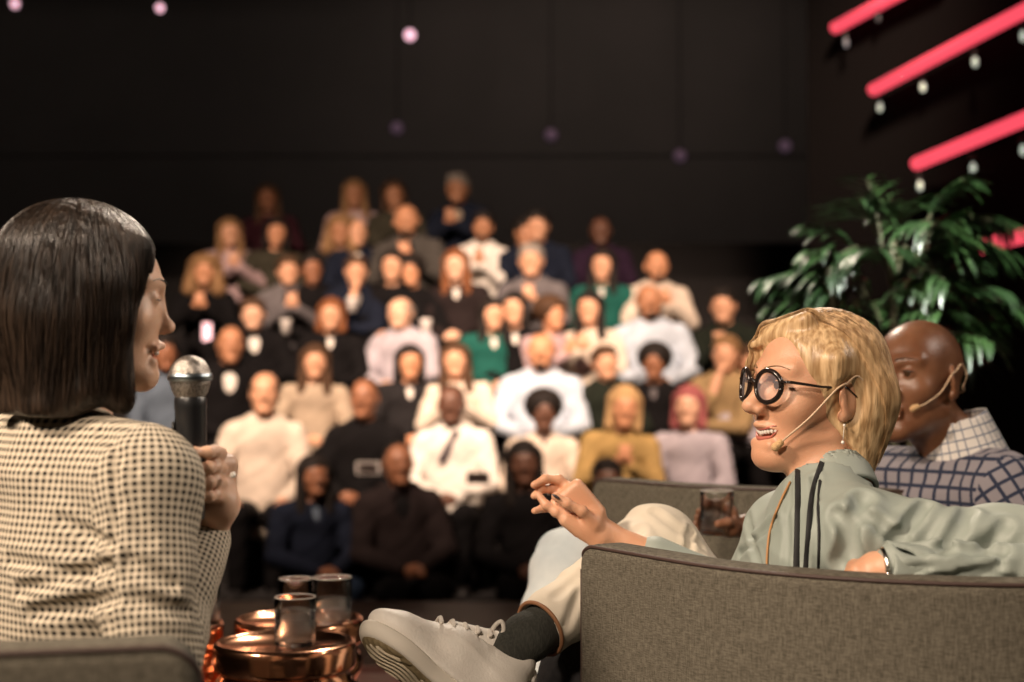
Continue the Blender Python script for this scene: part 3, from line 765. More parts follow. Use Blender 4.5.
# hair
def hairA():
    S = Sdf(); T = TA; k = kA
    S.ell(T(0, -.026, .050), np.array((.095, .110, .094))*k, .01, 'u', FA)
    S.ell(T(0, -.040, -.010), np.array((.100, .100, .110))*k, .03, 'u', FA)
    S.cone(T(.068, .010, .02), T(.074, .006, -.115), .030*k, .026*k, .03); S.cone(T(-.068, .010, .02), T(-.074, .006, -.115), .030*k, .026*k, .03)
    S.cone(T(.05, -.05, -.03), T(.062, -.045, -.135), .056*k, .042*k, .03); S.cone(T(-.05, -.05, -.03), T(-.062, -.05, -.135), .056*k, .042*k, .03)
    S.cone(T(.0, -.085, -.02), T(0, -.085, -.135), .056*k, .046*k, .03)
    S.ell(T(0, .138, -.02), np.array((.066, .105, .128))*k, .012, 's', FA)       # open face
    S.cone(T(.052, .052, .080), T(.070, .034, -.02), .016*k, .014*k, .02); S.cone(T(-.052, .052, .08), T(-.07, .034, -.02), .016*k, .014*k, .02)
    S.cone(T(.070, .034, -.02), T(.064, .046, -.13), .014*k, .018*k, .02); S.cone(T(-.070, .034, -.02), T(-.064, .046, -.13), .014*k, .018*k, .02)
    S.plane(T(0, 0, -.156), -FA[:, 2], .006)
    return S
HA = hairA(); ho = HA.make('hair', hairK, .004, pA)
n = 2600; a = rng.uniform(0, 2*math.pi, n); rr = np.sqrt(rng.uniform(0, 1, n))*.07; st = np.stack([TA(rr[i]*math.cos(a[i])*.9, -.01+rr[i]*math.sin(a[i])*1.25, .145) for i in range(n)])
upA = FA[:, 2]; par = TA(.0, -.03, .16)
def dirA(p, u):
    q = p-par; lat = q-(q@upA)[:, None]*upA; lat /= np.linalg.norm(lat, axis=1)[:, None]+1e-6
    return -upA*1.0+lat*.45
so = strands(HA, st, dirA, 34, .0095*kA, .00042, 'hair_strands', hairK, ho, .18, .003)
# jacket
gA = .014
J = Sdf(); torso(J, pelA, waistA, chestA, neckA+V3(0, 0, -.035), shLA, shRA, fwdA, gA, sh=.058)
J.cone(shRA+V3(0, 0, -.005), elbA, .060, .050, .03, seg=True, fd=fwdA); J.cone(elbA, wrA-(wrA-elbA)*.06, .053, .038, .02, seg=True, fd=fwdA)
J.cone(shLA, elbLA, .064, .050, .03, seg=True, fd=fwdA); J.cone(elbLA, wrLA, .05, .038, .02, seg=True, fd=fwdA)
J.cone(neckA+V3(0, 0, .004)-fwdA*.006, neckA+V3(0, 0, -.05), .052, .085, .02)      # collar
# sleeve seam
seamc = shRA*.85+neckA*.15
J.disp(folds(.0022, (18, 10, 46), (22, -30, 9))); J.disp(folds(.0045, (10, 8, 60), (30, 20, 8), 1, 1, elbA+V3(-.01, .05, .05), .14)); J.disp(folds(.0075, (4, 5, 62), (18, 10, 12), 1, 1, waistA-fwdA*.1-rtA*.03+V3(0, 0, .03), .15))
J.disp(creases(J, [((118, 455), (112, 640), .007, .006), ((20, 590), (112, 566), .009, .009), ((10, 560), (85, 575), .008, .007), ((35, 612), (118, 600), .009, .008), ((60, 520), (112, 545), .008, .005), ((128, 560), (172, 585), .008, .006), ((132, 600), (185, 612), .009, .008), ((125, 500), (150, 540), .008, .004), ((100, 430), (135, 470), .007, .004)], 1.2))
gm = check_mat('check_jacket', (.60, .52, .40), (.022, .018, .015), .0092, .5, 'gingham')
J.make('jacket', gm, .0045, pA, uv=True)
# cuff, ring
mb = MB(); c = around(.118, .0385, R(20), R(-10), 3)[0]
mb = MB(); mb.ball(P(233, 475, 1.85), .0042); mb.build('ring', mat('pearl', (.9, .85, .78), .2), pA)
T_ = Sdf(); T_.cone(pelA+V3(0, 0, -.02), pelA+V3(0, 0, .02), .15, .14, .02, 'u', .8, fwdA)
for q in kneeA: T_.cone(pelA+(q-pelA)*.1, q, .092, .066, .03); T_.cone(q, q+V3(.03, .03, -.36), .064, .05, .01)
T_.make('trousers', mat('trousers_black', (.02, .018, .018), .85), .010, pA)
# microphone
mt = empty('microphone', tuple(mic0), 'black handheld microphone with silver mesh head held by the dark haired woman', 'microphone')
grille = mat('mic_mesh', (.40, .37, .33), .38, .9); N, L, b = nodes(grille)
tc = N.new('ShaderNodeTexCoord'); vo = N.new('ShaderNodeTexVoronoi'); vo.inputs['Scale'].default_value = 480; L.new(tc.outputs['Object'], vo.inputs['Vector'])
cr = N.new('ShaderNodeValToRGB'); cr.color_ramp.elements[0].position = .25; cr.color_ramp.elements[1].position = .7
cr.color_ramp.elements[0].color = (.62, .56, .50, 1); cr.color_ramp.elements[1].color = (.20, .18, .16, 1); L.new(vo.outputs['Distance'], cr.inputs[0]); L.new(cr.outputs[0], b.inputs['Base Color'])
bp = N.new('ShaderNodeBump'); bp.inputs['Strength'].default_value = .8; bp.inputs['Distance'].default_value = .001; bp.invert = True; L.new(vo.outputs['Distance'], bp.inputs['Height']); L.new(bp.outputs[0], b.inputs['Normal'])
mr = Vector(-micd).to_track_quat('Z', 'Y').to_matrix()
def mlathe(prof, name, m, parent=mt):
    mb = MB(); mb.lathe(prof, n=48, cap=False); mb.v = [tuple(mr @ Vector(v)+Vector(mic0)) for v in mb.v]; return mb.build(name, m, parent)
rB = .0268
mlathe([(0, rB)]+[(rB*math.sin(a), rB*math.cos(a)) for a in np.linspace(.12, 1.45, 14)], 'mesh_dome', grille)
mlathe([(rB*.99, .0035), (rB*1.05, .0030), (rB*1.08, -.001), (rB*1.05, -.0060), (rB*.99, -.0065)], 'band', mat('mic_band', (.42, .50, .55), .3, 1.0))
mlathe([(rB*.99, -.003), (rB*.96, -.010), (rB*.86, -.019), (rB*.74, -.0255), (rB*.70, -.028)], 'lower_mesh', grille)
mlathe([(.0188, -.026), (.0205, -.029), (.0207, -.040), (.0198, -.046), (.0198, -.085), (.0185, -.13), (.0150, -.185), (.0, -.19)], 'handle', mat('mic_black', (.012, .012, .013), .35))
mb = MB(); mb.box(mic0+V3(-.0195, -.004, -.068), (.002, .004, .009)); mb.build('switch', MATS['fixture_black'], mt)

# ---------------------------------------------------------------- laughing blonde woman
SK2 = skin_mat('skin_warm', (.62, .315, .185), (.70, .385, .24))
hairB = noise_mat('hair_blonde', (.34, .20, .09), (.70, .48, .26), 120, .42, .3, stretch=(1, 1, .10), detail=2)
pB = empty('person', (.60, 2.30, 0), 'laughing woman with blonde bob, round black glasses, pale green shirt and headset', 'person')
kB = 1.03; yawB = 180+20; FB = frame(yawB, 4, -3)
oB = P(848, 400, 2.14)-FB@V3(-.078, -.006, .0)*kB*1.0
fwdB = unit(V3(-.80, .25, 0)); 
neckB = P(838, 494, 2.17); shLB = P(866, 538, 2.04); shRB = P(784, 532, 2.33)
chestB = P(824, 555, 2.18); waistB = P(790, 620, 2.24); pelB = V3(.47, 2.32, .52)
elbLB = P(1060, 562, 1.90); wrLB = P(886, 569, 1.90); elbRB = P(745, 598, 2.42); wrRB = P(606, 535, 2.43)
B = Sdf(); TB = head_ops(B, oB, FB, kB, smile=1, nose=1.05, open_mouth='wide')
neck_ops(B, TB, neckB, .049)
torso(B, pelB, waistB, chestB, neckB+V3(0, 0, -.03), shLB, shRB, fwdB, -.012, seg=False, w=(.14, .115, .135))
B.cone(shLB, P(1068, 548, 1.95), .036, .030, .02); B.cone(P(1068, 550, 1.95), P(1066, 570, 1.88), .02, .02, .01); B.cone(P(1066, 570, 1.88), wrLB, .018, .020, .01)
B.cone(shRB, elbRB, .040, .034, .02); B.cone(elbRB, wrRB, .034, .0215, .01)
# left hand resting over the chair back
B.box(P(870, 571, 1.925), (.034, .030, .014), .013, .012, 'u', frame(172, 0, 0)); B.cone(wrLB, P(876, 569, 1.915), .022, .024, .01)
for i in range(4):
    y = 1.905+i*.018; finger(B, [P(864, 572, y), P(850, 575, y+.012), P(845, 592, y+.03)], .0078)
finger(B, [P(874, 574, 1.90), P(862, 580, 1.895), P(853, 583, 1.90)], .0085)
# right hand, gesturing
dH = 2.42
B.cone(wrRB, P(592, 524, dH), .0215, .0235, .015)
B.box(P(578, 507, dH), (.040, .013, .034), .012, .014, 'u', np.stack([unit(P(562, 492, dH)-P(592, 528, dH)), V3(0, 1, 0), unit(np.cross(unit(P(562, 492, dH)-P(592, 528, dH)), V3(0, 1, 0)))], 1))
B.cone(P(599, 540, dH-.005), P(566, 520, dH-.012), .017, .012, .012)
finger(B, [P(574, 491, dH+.012), P(558.5, 479.5, dH+.012), P(545, 479, dH+.006), P(534, 485, dH)], .0088)
finger(B, [P(570, 497, dH+.016), P(553, 489, dH+.020), P(541, 489, dH+.012), P(534, 496, dH+.004)], .0084)
finger(B, [P(571, 518, dH-.006), P(556, 512, dH-.012), P(546, 505, dH-.010), P(538.5, 495, dH-.004)], .0086)
finger(B, [P(568, 516, dH+.012), P(553, 509, dH+.016), P(543, 508, dH+.012), P(534.5, 511, dH+.004)], .0078)
finger(B, [P(595, 525, dH-.016), P(582, 511, dH-.026), P(567, 503.5, dH-.030), P(555.5, 496.5, dH-.030)], .0098)
# legs
kneeB = P(656, 549, 2.52); ankB = P(528, 637, 2.30); knee2 = P(630, 640, 2.62); ank2 = knee2+V3(-.03, .05, -.43)
hipLB = pelB+V3(.02, -.06, 0); hipRB = pelB+V3(.0, .09, 0)
B.cone(hipRB, kneeB, .075, .052, .03); B.cone(kneeB, ankB, .05, .034, .02); B.cone(hipLB, knee2, .075, .052, .03); B.cone(knee2, ank2, .05, .034, .02)
fx = unit(V3(-.788, -.05, .616)); upv = unit(V3(.52, .58, .63)); upv = unit(upv-(upv@fx)*fx); sy = np.cross(upv, fx); SM = np.stack([fx, sy, upv], 1)
so_ = P(511, 648, 2.29)-SM@np.array([.03, 0, .115]); KK = lambda x, y, z: so_+SM@np.array([x, y, z])
B.cone(ankB, KK(.03, 0, .10), .032, .028, .02); B.cone(KK(.03, 0, .10), KK(.035, 0, .05), .027, .022, .02); B.cone(KK(.04, 0, .055), KK(.17, 0, .022), .022, .014, .02)
bB = B.make('body', SK2, .0026, pB)
eyes_for(TB, FB, pB, kB, MATS['iris_brown'], (-.1, 1, 0)); brows_for(TB, pB, hair_mat('brow_blonde', (.25, .14, .07), (.33, .2, .1)), kB, .0022, B)
mb = MB()
for i in range(-5, 6):
    x = i*.0054; c = TB(x, .0880-12*x*x, -.0585+.0055*abs(i)/5); mb.ball(c, (.0031*kB, .0031*kB, .0052*kB), 10, 8)
mb.build('teeth', MATS['teeth'], pB); lips(TB, pB, kB, mat('lips_rose', (.50, .15, .11), .35), B, True)
# thumb nail
nail = mat('nail_grey', (.055, .045, .05), .2); mb = MB(); mb.ball((0, 0, 0), (.0062, .0026, .0082), 14, 8)
q = Vector(unit(P(555, 496, dH)-P(567, 503, dH))).to_track_quat('Z', 'Y').to_matrix(); mb.v = [tuple(q @ Vector(v)+Vector(P(556, 496.5, dH-.0375))) for v in mb.v]; tag(mb.build('thumb_nail', nail, pB), 'dark grey polished nail')
# hair volume
def hairBf():
    S = Sdf(); T = TB; k = kB; F_ = FB
    S.ell(T(0, -.014, .044), np.array((.086, .100, .088))*k, .01, 'u', F_)
    S.ell(T(0, -.040, -.005), np.array((.084, .076, .094))*k, .03, 'u', F_)
    S.cone(T(0, -.058, -.02), T(0, -.056, -.118), .062*k, .034*k, .03)
    for s_ in (-1, 1):
        S.cone(T(s_*.052, -.055, 0), T(s_*.046, -.048, -.112), .044*k, .026*k, .03)
        S.cone(T(s_*.074, .018, .055), T(s_*.078, .012, .018), .020*k, .010*k, .02)
    S.ell(T(-.014, .125, -.005), np.array((.074, .086, .110))*k, .012, 's', F_)
    # fringe sweeping over the forehead from the near parting to the far temple
    S.cone(T(-.030, .042, .113), T(.040, .066, .092), .014*k, .012*k, .012); S.cone(T(.040, .066, .092), T(.068, .072, .040), .012*k, .009*k, .01); S.cone(T(-.03, .05, .11), T(.05, .085, .070), .009*k, .006*k, .01)
    for s_ in (-1, 1): S.ell(T(s_*.094, -.002, -.006), np.array((.022, .025, .040))*k, .010, 's', F_)
    S.ell(T(0, .03, -.10), np.array((.10, .085, .060))*k, .015, 's', F_)
    return S
HB = hairBf(); hob = HB.make('hair', hairB, .0035, pB)
upB = FB[:, 2]; fB = FB[:, 1]; rB_ = FB[:, 0]
n = 5200; xs = rng.uniform(-.06, .075, n); ys = rng.uniform(-.11, .060, n)
st = np.stack([TB(xs[i], ys[i], .155) for i in range(n)])
partx = -.028
def dirB(p, u):
    q = (p-oB)@FB/kB; s_ = np.where(q[:, 0] < partx, -1.0, 1.0)
    lat = np.clip(1.1-np.abs(q[:, 0]-partx)*9, .15, 1.1)*s_
    return rB_*lat[:, None]-upB*(.55+.6*(np.abs(q[:, 0]) > .06))[:, None]-fB*np.where(q[:, 0] < partx, np.clip(1.0+q[:, 1]*9, .15, 1.9), np.where(q[:, 1] > .02, -.25, .30))[:, None]
hs = strands(HB, st, dirB, 28, .0088*kB, .00045, 'hair_strands', hairB, hob, .22, .003)
# glasses
gl = mat('acetate_black', (.018, .012, .010), .18); lensm = mat('lens_clear', (1, 1, 1), 0, 0, .5, Transmission_Weight=1.0, IOR=1.02)
gB = empty('eyeglasses', tuple(TB(0, .11, .014)), 'round black framed eyeglasses worn by the laughing blonde woman', 'glasses')
def ring_pts(s_, r=.0245):
    return [TB(s_*(.0335+r*math.cos(a)), .1085-abs(r*math.cos(a)*1+.0335)**2*4.2, .010+r*.96*math.sin(a)) for a in np.linspace(0, 2*math.pi, 41)]
for s_ in (-1, 1):
    mb = MB(); mb.tube(ring_pts(s_), .0034*kB, 10, flat=1.2); mb.build('rim', gl, gB)
    mb = MB(); v = ring_pts(s_, .0235)[:-1]; mb.add(v, [tuple(range(40))]); mb.build('lens', mat('lens_tint', (.9, .85, .95), .02, Alpha=.12), gB, False)
    mb = MB(); mb.tube([TB(s_*.0575, .096, .018), TB(s_*.068, .085, .019), TB(s_*.078, .04, .016), TB(s_*.082, .0, .018), TB(s_*.081, -.018, .006)], [.0042, .0040, .0034, .0028, .002], 8, flat=.6); mb.build('temple_arm', gl, gB)
mb = MB(); mb.tube(curve_pts([TB(-.0105, .108, .013), TB(0, .1115, .018), TB(.0105, .108, .013)], 5), .0032*kB, 8); mb.build('bridge', gl, gB)
# headset microphone
hm = mat('headset_beige', (.60, .43, .28), .4); foam = noise_mat('foam_tan', (.62, .38, .18), (.72, .47, .24), 600, .95, .4)
def headset(T, k, s_, name_loc, label, pts):
    h = empty('headset_microphone', tuple(name_loc), label, 'headset')
    mb = MB(); mb.tube(curve_pts([T(*p) for p in pts], 8), .0016*k, 8); mb.build('boom', hm, h)
    e = T(*pts[-1]); S = Sdf(); d = unit(T(*pts[-1])-T(*pts[-2])); S.cone(e-d*.002, e+d*.008, .0055*k, .0065*k); S.make('foam_tip', foam, .0012, h)
    mb = MB(); mb.tube(curve_pts([T(s_*.087, .006, .022), T(s_*.088, -.012, .036), T(s_*.088, -.030, .018), T(s_*.078, -.034, -.010)], 6), .0015*k, 8); mb.build('ear_hook', hm, h)
    mb = MB(); mb.tube(curve_pts([T(s_*.080, -.034, .0), T(s_*.05, -.085, -.012), T(0, -.104, -.016), T(-s_*.05, -.085, -.012), T(-s_*.08, -.034, .0)], 6), .0014*k, 8); mb.build('neckband', hm, h); return h
hdB = headset(TB, kB, -1, TB(-.08, .02, 0), 'thin beige headset microphone worn by the blonde woman', [(-.087, .006, .024), (-.086, .022, .012), (-.072, .052, -.030), (-.052, .076, -.062), (-.044, .082, -.072)])
# earring
mb = MB(); mb.tube([TB(-.080, -.002, -.036), TB(-.081, -.001, -.058)], .0005, 6); mb.ball(TB(-.081, -.001, -.062), .0026*kB); mb.ball(TB(-.080, -.002, -.037), .0020*kB)
tag(mb.build('earring', mat('pearl', (.9, .85, .78), .2), pB), 'small dangling pearl earring')
# shirt
shirt = noise_mat('shirt_sage', (.27, .31, .275), (.33, .37, .33), 5, .55, .12, bscale=900)
Sx = Sdf(); torso(Sx, pelB, waistB, chestB, neckB+V3(0, 0, -.035), shLB, shRB, fwdB, .010, w=(.14, .115, .135), seg=False)
Sx.cone(shLB+V3(-.01, 0, .0), P(1068, 548, 1.95), .058, .047, .05); Sx.cone(P(1066, 570, 1.88), wrLB+unit(elbLB-wrLB)*.012, .043, .030, .006)
Sx.cone(shRB, elbRB, .060, .048, .03); Sx.cone(elbRB, wrRB+(elbRB-wrRB)*.36, .044, .036, .02)
# stand collar
cb = neckB+V3(-.012, 0, -.01); ct = cb+V3(-.004, 0, .040); Sx.cone(cb, ct, .062, .054, .012, 'u', .9, fwdB); Sx.cone(ct+V3(0, 0, -.012), ct+V3(0, 0, .08), .0485, .052, .004, 's')
Sx.plane(ct+V3(0, 0, .006), unit(V3(.15, 0, 1)), .003) if False else None
Sx.disp(folds(.0022, (30, 12, 14), (14, 20, 30)))
mid = (shLB*.45+elbLB*.55); Sx.disp(folds(.011, (34, 20, -38), (10, 30, 24), 1, 1, mid+V3(.02, 0, 0), .10)); Sx.disp(folds(.007, (52, 10, 30), (30, 10, 12), 1, 1, wrLB*.6+elbLB*.4, .10)); Sx.disp(folds(.006, (30, 5, 40), (20, 20, 20), 1, 1, chestB+V3(.07, -.08, -.0), .10))
Sx.disp(creases(Sx, [((925, 506), (893, 543), .009, .013), ((968, 513), (945, 552), .010, .012), ((905, 549), (1000, 553), .010, .012), ((872, 520), (905, 545), .010, .008), ((1005, 525), (985, 550), .009, .008),
    ((862, 500), (842, 560), .012, .013), ((838, 515), (862, 560), .010, .010), ((1000, 566), (930, 580), .007, .007), ((960, 562), (900, 572), .006, .005), ((1015, 580), (960, 570), .006, .005),
    ((815, 478), (818, 580), .006, .005), ((790, 480), (786, 580), .006, .003), ((748, 520), (762, 575), .009, .007), ((775, 520), (740, 555), .008, .006), ((880, 488), (935, 500), .008, .005)], 1.5))
Sx.make('shirt', shirt, .0036, pB)
nb = unit(TB(0, -.018, -.055)-neckB); S = Sdf(); S.cone(neckB+nb*.004, neckB+nb*.048, .063, .056, .01); S.cone(neckB+nb*.0, neckB+nb*.09, .0555, .0515, .003, 's'); S.plane(neckB+nb*.050, nb, .003); S.plane(neckB+nb*.0, -nb, .003)
S.make('collar', shirt, .0028, pB)
# placket ribbons, cord
rib = mat('ribbon_black', (.012, .012, .013), .7)
def on_front(pts, r, name, m, off=.003, flat=.35, parent=pB, S=Sx, d0=1.6):
    cp = np.array(curve_pts([V3(x, y, 0) for x, y in pts], 14)); o = V3(0, 0, CAMZ); out = []
    A_ = np.array([P(x, y, d0) for x, y, _ in cp]); D_ = A_-o; D_ /= np.linalg.norm(D_, axis=1)[:, None]
    for _ in range(60): A_ = A_+D_*np.clip(S.eval(A_)-off, -.02, .05)[:, None]*.7
    for _ in range(3): A_[1:-1] = (A_[:-2]+A_[1:-1]*2+A_[2:])/4
    mb = MB(); mb.tube(list(A_), r, 8, flat=flat, fdir=V3(0, -1, 0)); return mb.build(name, m, parent)
on_front([(798, 470), (798, 510), (797, 550), (796, 582)], .0050, 'neck_ribbon', rib, .002, .3)
on_front([(822, 462), (812, 495), (808, 540), (805, 582)], .0042, 'neck_ribbon', rib, .002, .3)
on_front([(820, 480), (818, 505), (819, 535), (818, 582)], .0022, 'neck_ribbon', rib, .002, .5)
cordm = mat('cord_ochre', (.45, .23, .09), .6)
on_front([(790, 482), (779, 505), (769, 535), (766, 580)], .0018, 'neck_cord', cordm, .0025, 1)
# cuff and bracelet
mb = MB(); ax_ = unit(elbLB-wrLB); c0 = wrLB-ax_*.004; a1 = unit(np.cross(ax_, V3(0, 0, 1))); a2 = np.cross(ax_, a1)
mb.tube([c0+a1*.027*math.cos(a)+a2*.027*math.sin(a) for a in np.linspace(0, 2*math.pi, 30)], .0038, 8); tag(mb.build('bracelet', mat('silver', (.85, .82, .78), .18, 1), pB), 'silver bracelet')
S = Sdf(); S.cone(wrLB+ax_*.004, wrLB+ax_*.045, .037, .032, .01); S.plane(wrLB+ax_*.002, -ax_, .002); S.cone(wrLB-ax_*.03, wrLB+ax_*.022, .033, .030, .004, 's'); S.disp(folds(.003, (60, 40, 20), (30, 60, 60))); S.make('cuff', shirt, .003, pB)
# trousers
jean = noise_mat('cream_denim', (.62, .55, .44), (.70, .63, .52), 9, .8, .2, bscale=700)
Tr = Sdf(); Tr.cone(pelB+V3(0, 0, -.02), pelB+V3(0, 0, .05), .145, .135, .02, 'u', .8, fwdB)
Tr.cone(hipRB, kneeB, .088, .074, .03); Tr.cone(kneeB, ankB+(kneeB-ankB)*.09, .070, .048, .03)
Tr.cone(hipLB, knee2, .088, .070, .03); Tr.cone(knee2, ank2, .068, .055, .03)
Tr.plane(ankB+(kneeB-ankB)*.10, ankB-kneeB, .002) if False else None
Tr.disp(folds(.0022, (20, 16, 30), (24, 8, 14))); Tr.disp(folds(.005, (40, 10, 50), (20, 30, 10), 1, 1, kneeB+V3(.06, 0, -.02), .10)); Tr.disp(folds(.0045, (50, 20, 50), (20, 30, 10), 1, 1, ankB*.75+kneeB*.25, .09))
cutc = ankB+(kneeB-ankB)*.085; dleg = unit(ankB-kneeB)
Tr.op(lambda p: np.maximum((p-cutc)@-dleg, np.linalg.norm(p-cutc, axis=1)-.16), cutc, .18, 's', .003)
Tr.op(lambda p: np.maximum(np.linalg.norm((p-cutc)-((p-cutc)@dleg)[:, None]*dleg, axis=1)-.041, np.abs((p-cutc)@dleg)-.03), cutc, .07, 's', .003)
Tr.disp(creases(Tr, [((690, 530), (688, 560), .007, .008), ((655, 512), (700, 545), .009, .005), ((640, 530), (600, 560), .009, .005), ((580, 592), (566, 625), .008, .005), ((582, 575), (555, 597), .008, .004)], 1.8))
Tr.make('trousers', jean, .0042, pB)
mb = MB(); a1 = unit(np.cross(dleg, V3(0, 1, 0))); a2 = np.cross(dleg, a1)
mb.tube([cutc-dleg*.001+a1*.0465*math.cos(a)+a2*.0465*math.sin(a) for a in np.linspace(0, 2*math.pi, 40)], .0035, 8); mb.build('hem_binding', mat('hem_brown', (.28, .13, .06), .7), pB)
# sock
sock = noise_mat('sock_dark', (.035, .036, .030), (.055, .055, .046), 300, .95, .3, stretch=(1, 1, .3))
S = Sdf(); S.cone(cutc-dleg*.03, ankB, .039, .037, .02); S.cone(ankB, KK(.03, 0, .10), .037, .034, .02); S.cone(KK(.03, 0, .10), KK(.035, 0, .06), .033, .028, .02); S.disp(folds(.0016, (90, 10, 60), (20, 40, 30))); S.make('sock', sock, .003, pB)

# sneaker
def make_shoe(name, label, so2, SM2, parent_as_thing=True):
    def K(x, y, z): return so2+SM2@np.array([x, y, z])
    root = empty(name, tuple(so2), label, 'shoe')
    white = noise_mat('sneaker_leather', (.84, .79, .72), (.90, .86, .79), 30, .5, .15, bscale=300)
    S = Sdf()
    S.ell(K(.025, 0, .045), (.058, .036, .045), .02, 'u', SM2); S.cone(K(.02, 0, .05), K(.10, 0, .045), .036, .038, .03); S.cone(K(.10, 0, .043), K(.185, .002, .020), .040, .032, .03)
    S.ell(K(.190, .002, .014), (.056, .043, .026), .02, 'u', SM2); S.cone(K(.035, 0, .06), K(.012, 0, .098), .033, .034, .02)
    S.ell(K(.10, 0, .0), (.13, .040, .03), .02, 'u', SM2)
    S.cone(K(.028, 0, .150), K(.040, 0, .075), .036, .027, .005, 's')
    S.plane(K(0, 0, -.004), -SM2[:, 2], .003)
    S.disp(folds(.0008, (70, 30, 50), (40, 60, 30)))
    S.make('upper', white, .0026, root)
    S = Sdf(); S.ell(K(.035, 0, -.012), (.062, .036, .03), .02, 'u', SM2); S.ell(K(.180, .002, -.008), (.068, .046, .032), .02, 'u', SM2); S.cone(K(.04, 0, -.012), K(.17, 0, -.010), .034, .040, .02)
    S.plane(K(0, 0, -.027), -SM2[:, 2], .004); S.plane(K(0, 0, -.002), SM2[:, 2], .003)
    S.make('sole', mat('sole_white', (.74, .69, .60), .6), .0026, root)
    # outsole with wavy tread
    S = Sdf(); S.ell(K(.035, 0, -.014), (.056, .031, .03), .02, 'u', SM2); S.ell(K(.180, .002, -.012), (.060, .040, .032), .02, 'u', SM2); S.cone(K(.04, 0, -.014), K(.17, 0, -.012), .029, .035, .02)
    S.plane(K(0, 0, -.0325), -SM2[:, 2], .002); S.plane(K(0, 0, -.024), SM2[:, 2], .002)
    o_ = so2.copy(); fxx = SM2[:, 0]; syy = SM2[:, 1]; uu = SM2[:, 2]
    def groove(p):
        x = (p-o_)@fxx; y = (p-o_)@syy; z = (p-o_)@uu
        g = np.sin((y+.007*np.sin(x*75))*2*math.pi/.0115); return np.where(z < -.0285, np.clip(g, -.2, 1)*.0022+.0004, 0)
    S.disp(groove)
    om = noise_mat('outsole_tan', (.16, .12, .06), (.22, .17, .09), 40, .7); ou = S.make('outsole', om, .0022, root)
    S = Sdf(); S.ell(K(.035, 0, -.014), (.052, .027, .03), .02, 'u', SM2); S.ell(K(.180, .002, -.012), (.056, .036, .032), .02, 'u', SM2); S.cone(K(.04, 0, -.014), K(.17, 0, -.012), .025, .031, .02)
    S.plane(K(0, 0, -.0352), -SM2[:, 2], .001); S.plane(K(0, 0, -.030), SM2[:, 2], .001)
    def tread(p):
        x = (p-o_)@fxx; y = (p-o_)@syy; return (.25-np.sin((y+.008*np.sin(x*70))*2*math.pi/.0125))*.0020
    S.op(tread, so2, 1e3, 'i', .0006); S.make('tread', noise_mat('tread_cream', (.50, .43, .30), (.58, .50, .37), 40, .7), .0016, root)
    # laces and tongue
    lm = mat('lace_white', (.74, .69, .62), .8)
    S = Sdf(); S.cone(K(.055, 0, .100), K(.12, 0, .073), .024, .020, .01); S.make('tongue', white, .003, root)
    for i in range(5):
        x = .072+i*.019; z = .1075-i*.0085; mb = MB(); pts = curve_pts([K(x, -.028, z-.012), K(x+.004, -.012, z+.0015), K(x+.006, .012, z+.0015), K(x, .028, z-.012)], 6); mb.tube(pts, .0042, 8, flat=.6); mb.build('lace', lm, root)
    for s_ in (-1, 1):
        mb = MB(); pts = curve_pts([K(.068, 0, .100), K(.074, s_*.016, .118), K(.070, s_*.026, .128), K(.058, s_*.020, .118), K(.066, 0, .102)], 6); mb.tube(pts, .0036, 8); mb.build('lace_bow', lm, root)
    S = Sdf(); S.ell(K(.068, 0, .104), (.009, .009, .007)); S.make('lace_knot', lm, .002, root)
    S = Sdf(); S.cone(K(-.022, 0, .088), K(-.020, 0, .100), .012, .010, .005); S.make('heel_tab', white, .003, root)
    return root
def wear(o, who, label):
    # worn things move with their wearer
    o.parent = who; o.matrix_parent_inverse = Matrix.Translation(who.location).inverted()
    for k in ('category', 'group'):
        if k in o: del o[k]
    o['label'] = label
wear(make_shoe('sneaker', 'shoe', so_, SM), pB, 'white lace up sneaker with tan wavy sole')
wear(gB, pB, 'round black framed eyeglasses')
# unclear black shape under the crossed leg, built as a guessed cushion
S = Sdf(); S.ell(P(625, 705, 2.44), (.155, .085, .20), .03, 'u', frame(90, 0, 0)); S.ell(P(640, 770, 2.48), (.17, .10, .18), .05); S.make
o = S.make('black_cushion', noise_mat('black_cloth', (.016, .015, .016), (.024, .022, .023), 90, .9, .2), .008); tag(o, 'rounded black shape built as a cushion, beside the armchair, below the cream trousers', 'cushion')

# ---------------------------------------------------------------- bald man in plaid
SK3 = skin_mat('skin_deep', (.16, .066, .032), (.23, .105, .055), .36)
pC = empty('person', (.62, 3.2, 0), 'bald man in navy and white plaid shirt with headset, behind the blonde woman', 'person')
kC = 1.08; FC = frame(180+43, 3, 0); oC = P(955, 383, 2.90)-FC@V3(-.078, -.006, 0)*kC
fwdC = unit(V3(-.72, -.30, 0)); neckC = P(962, 452, 2.97); shLC = P(1000, 488, 2.86); shRC = P(860, 480, 3.12); shLC = P(1002, 492, 2.86)
chestC = P(940, 545, 3.02); waistC = V3(.78, 3.10, .66); pelC = V3(.62, 3.22, .54)
C = Sdf(); TC = head_ops(C, oC, FC, kC, male=True, smile=.6, nose=1.25)
neck_ops(C, TC, neckC, .062)
torso(C, pelC, waistC, chestC, neckC+V3(0, 0, -.03), shLC, shRC, fwdC, -.008, seg=False, w=(.16, .15, .17), sh=.06)
elbLC = P(1075, 600, 2.75); wrLC = P(960, 640, 2.7)
C.cone(shLC, elbLC, .05, .04, .02); C.cone(elbLC, wrLC, .038, .028, .02); C.ell(wrLC+V3(-.05, 0, 0), (.05, .03, .025), .02)
elbRC = P(820, 552, 2.97); wrRC = P(746, 527, 2.90); C.cone(shRC, elbRC, .05, .04, .02); C.cone(elbRC, wrRC, .038, .027, .02)
dG = 2.88
C.box(P(729, 522, dG+.01), (.034, .016, .032), .014, .012, 'u', frame(180, 0, 10))
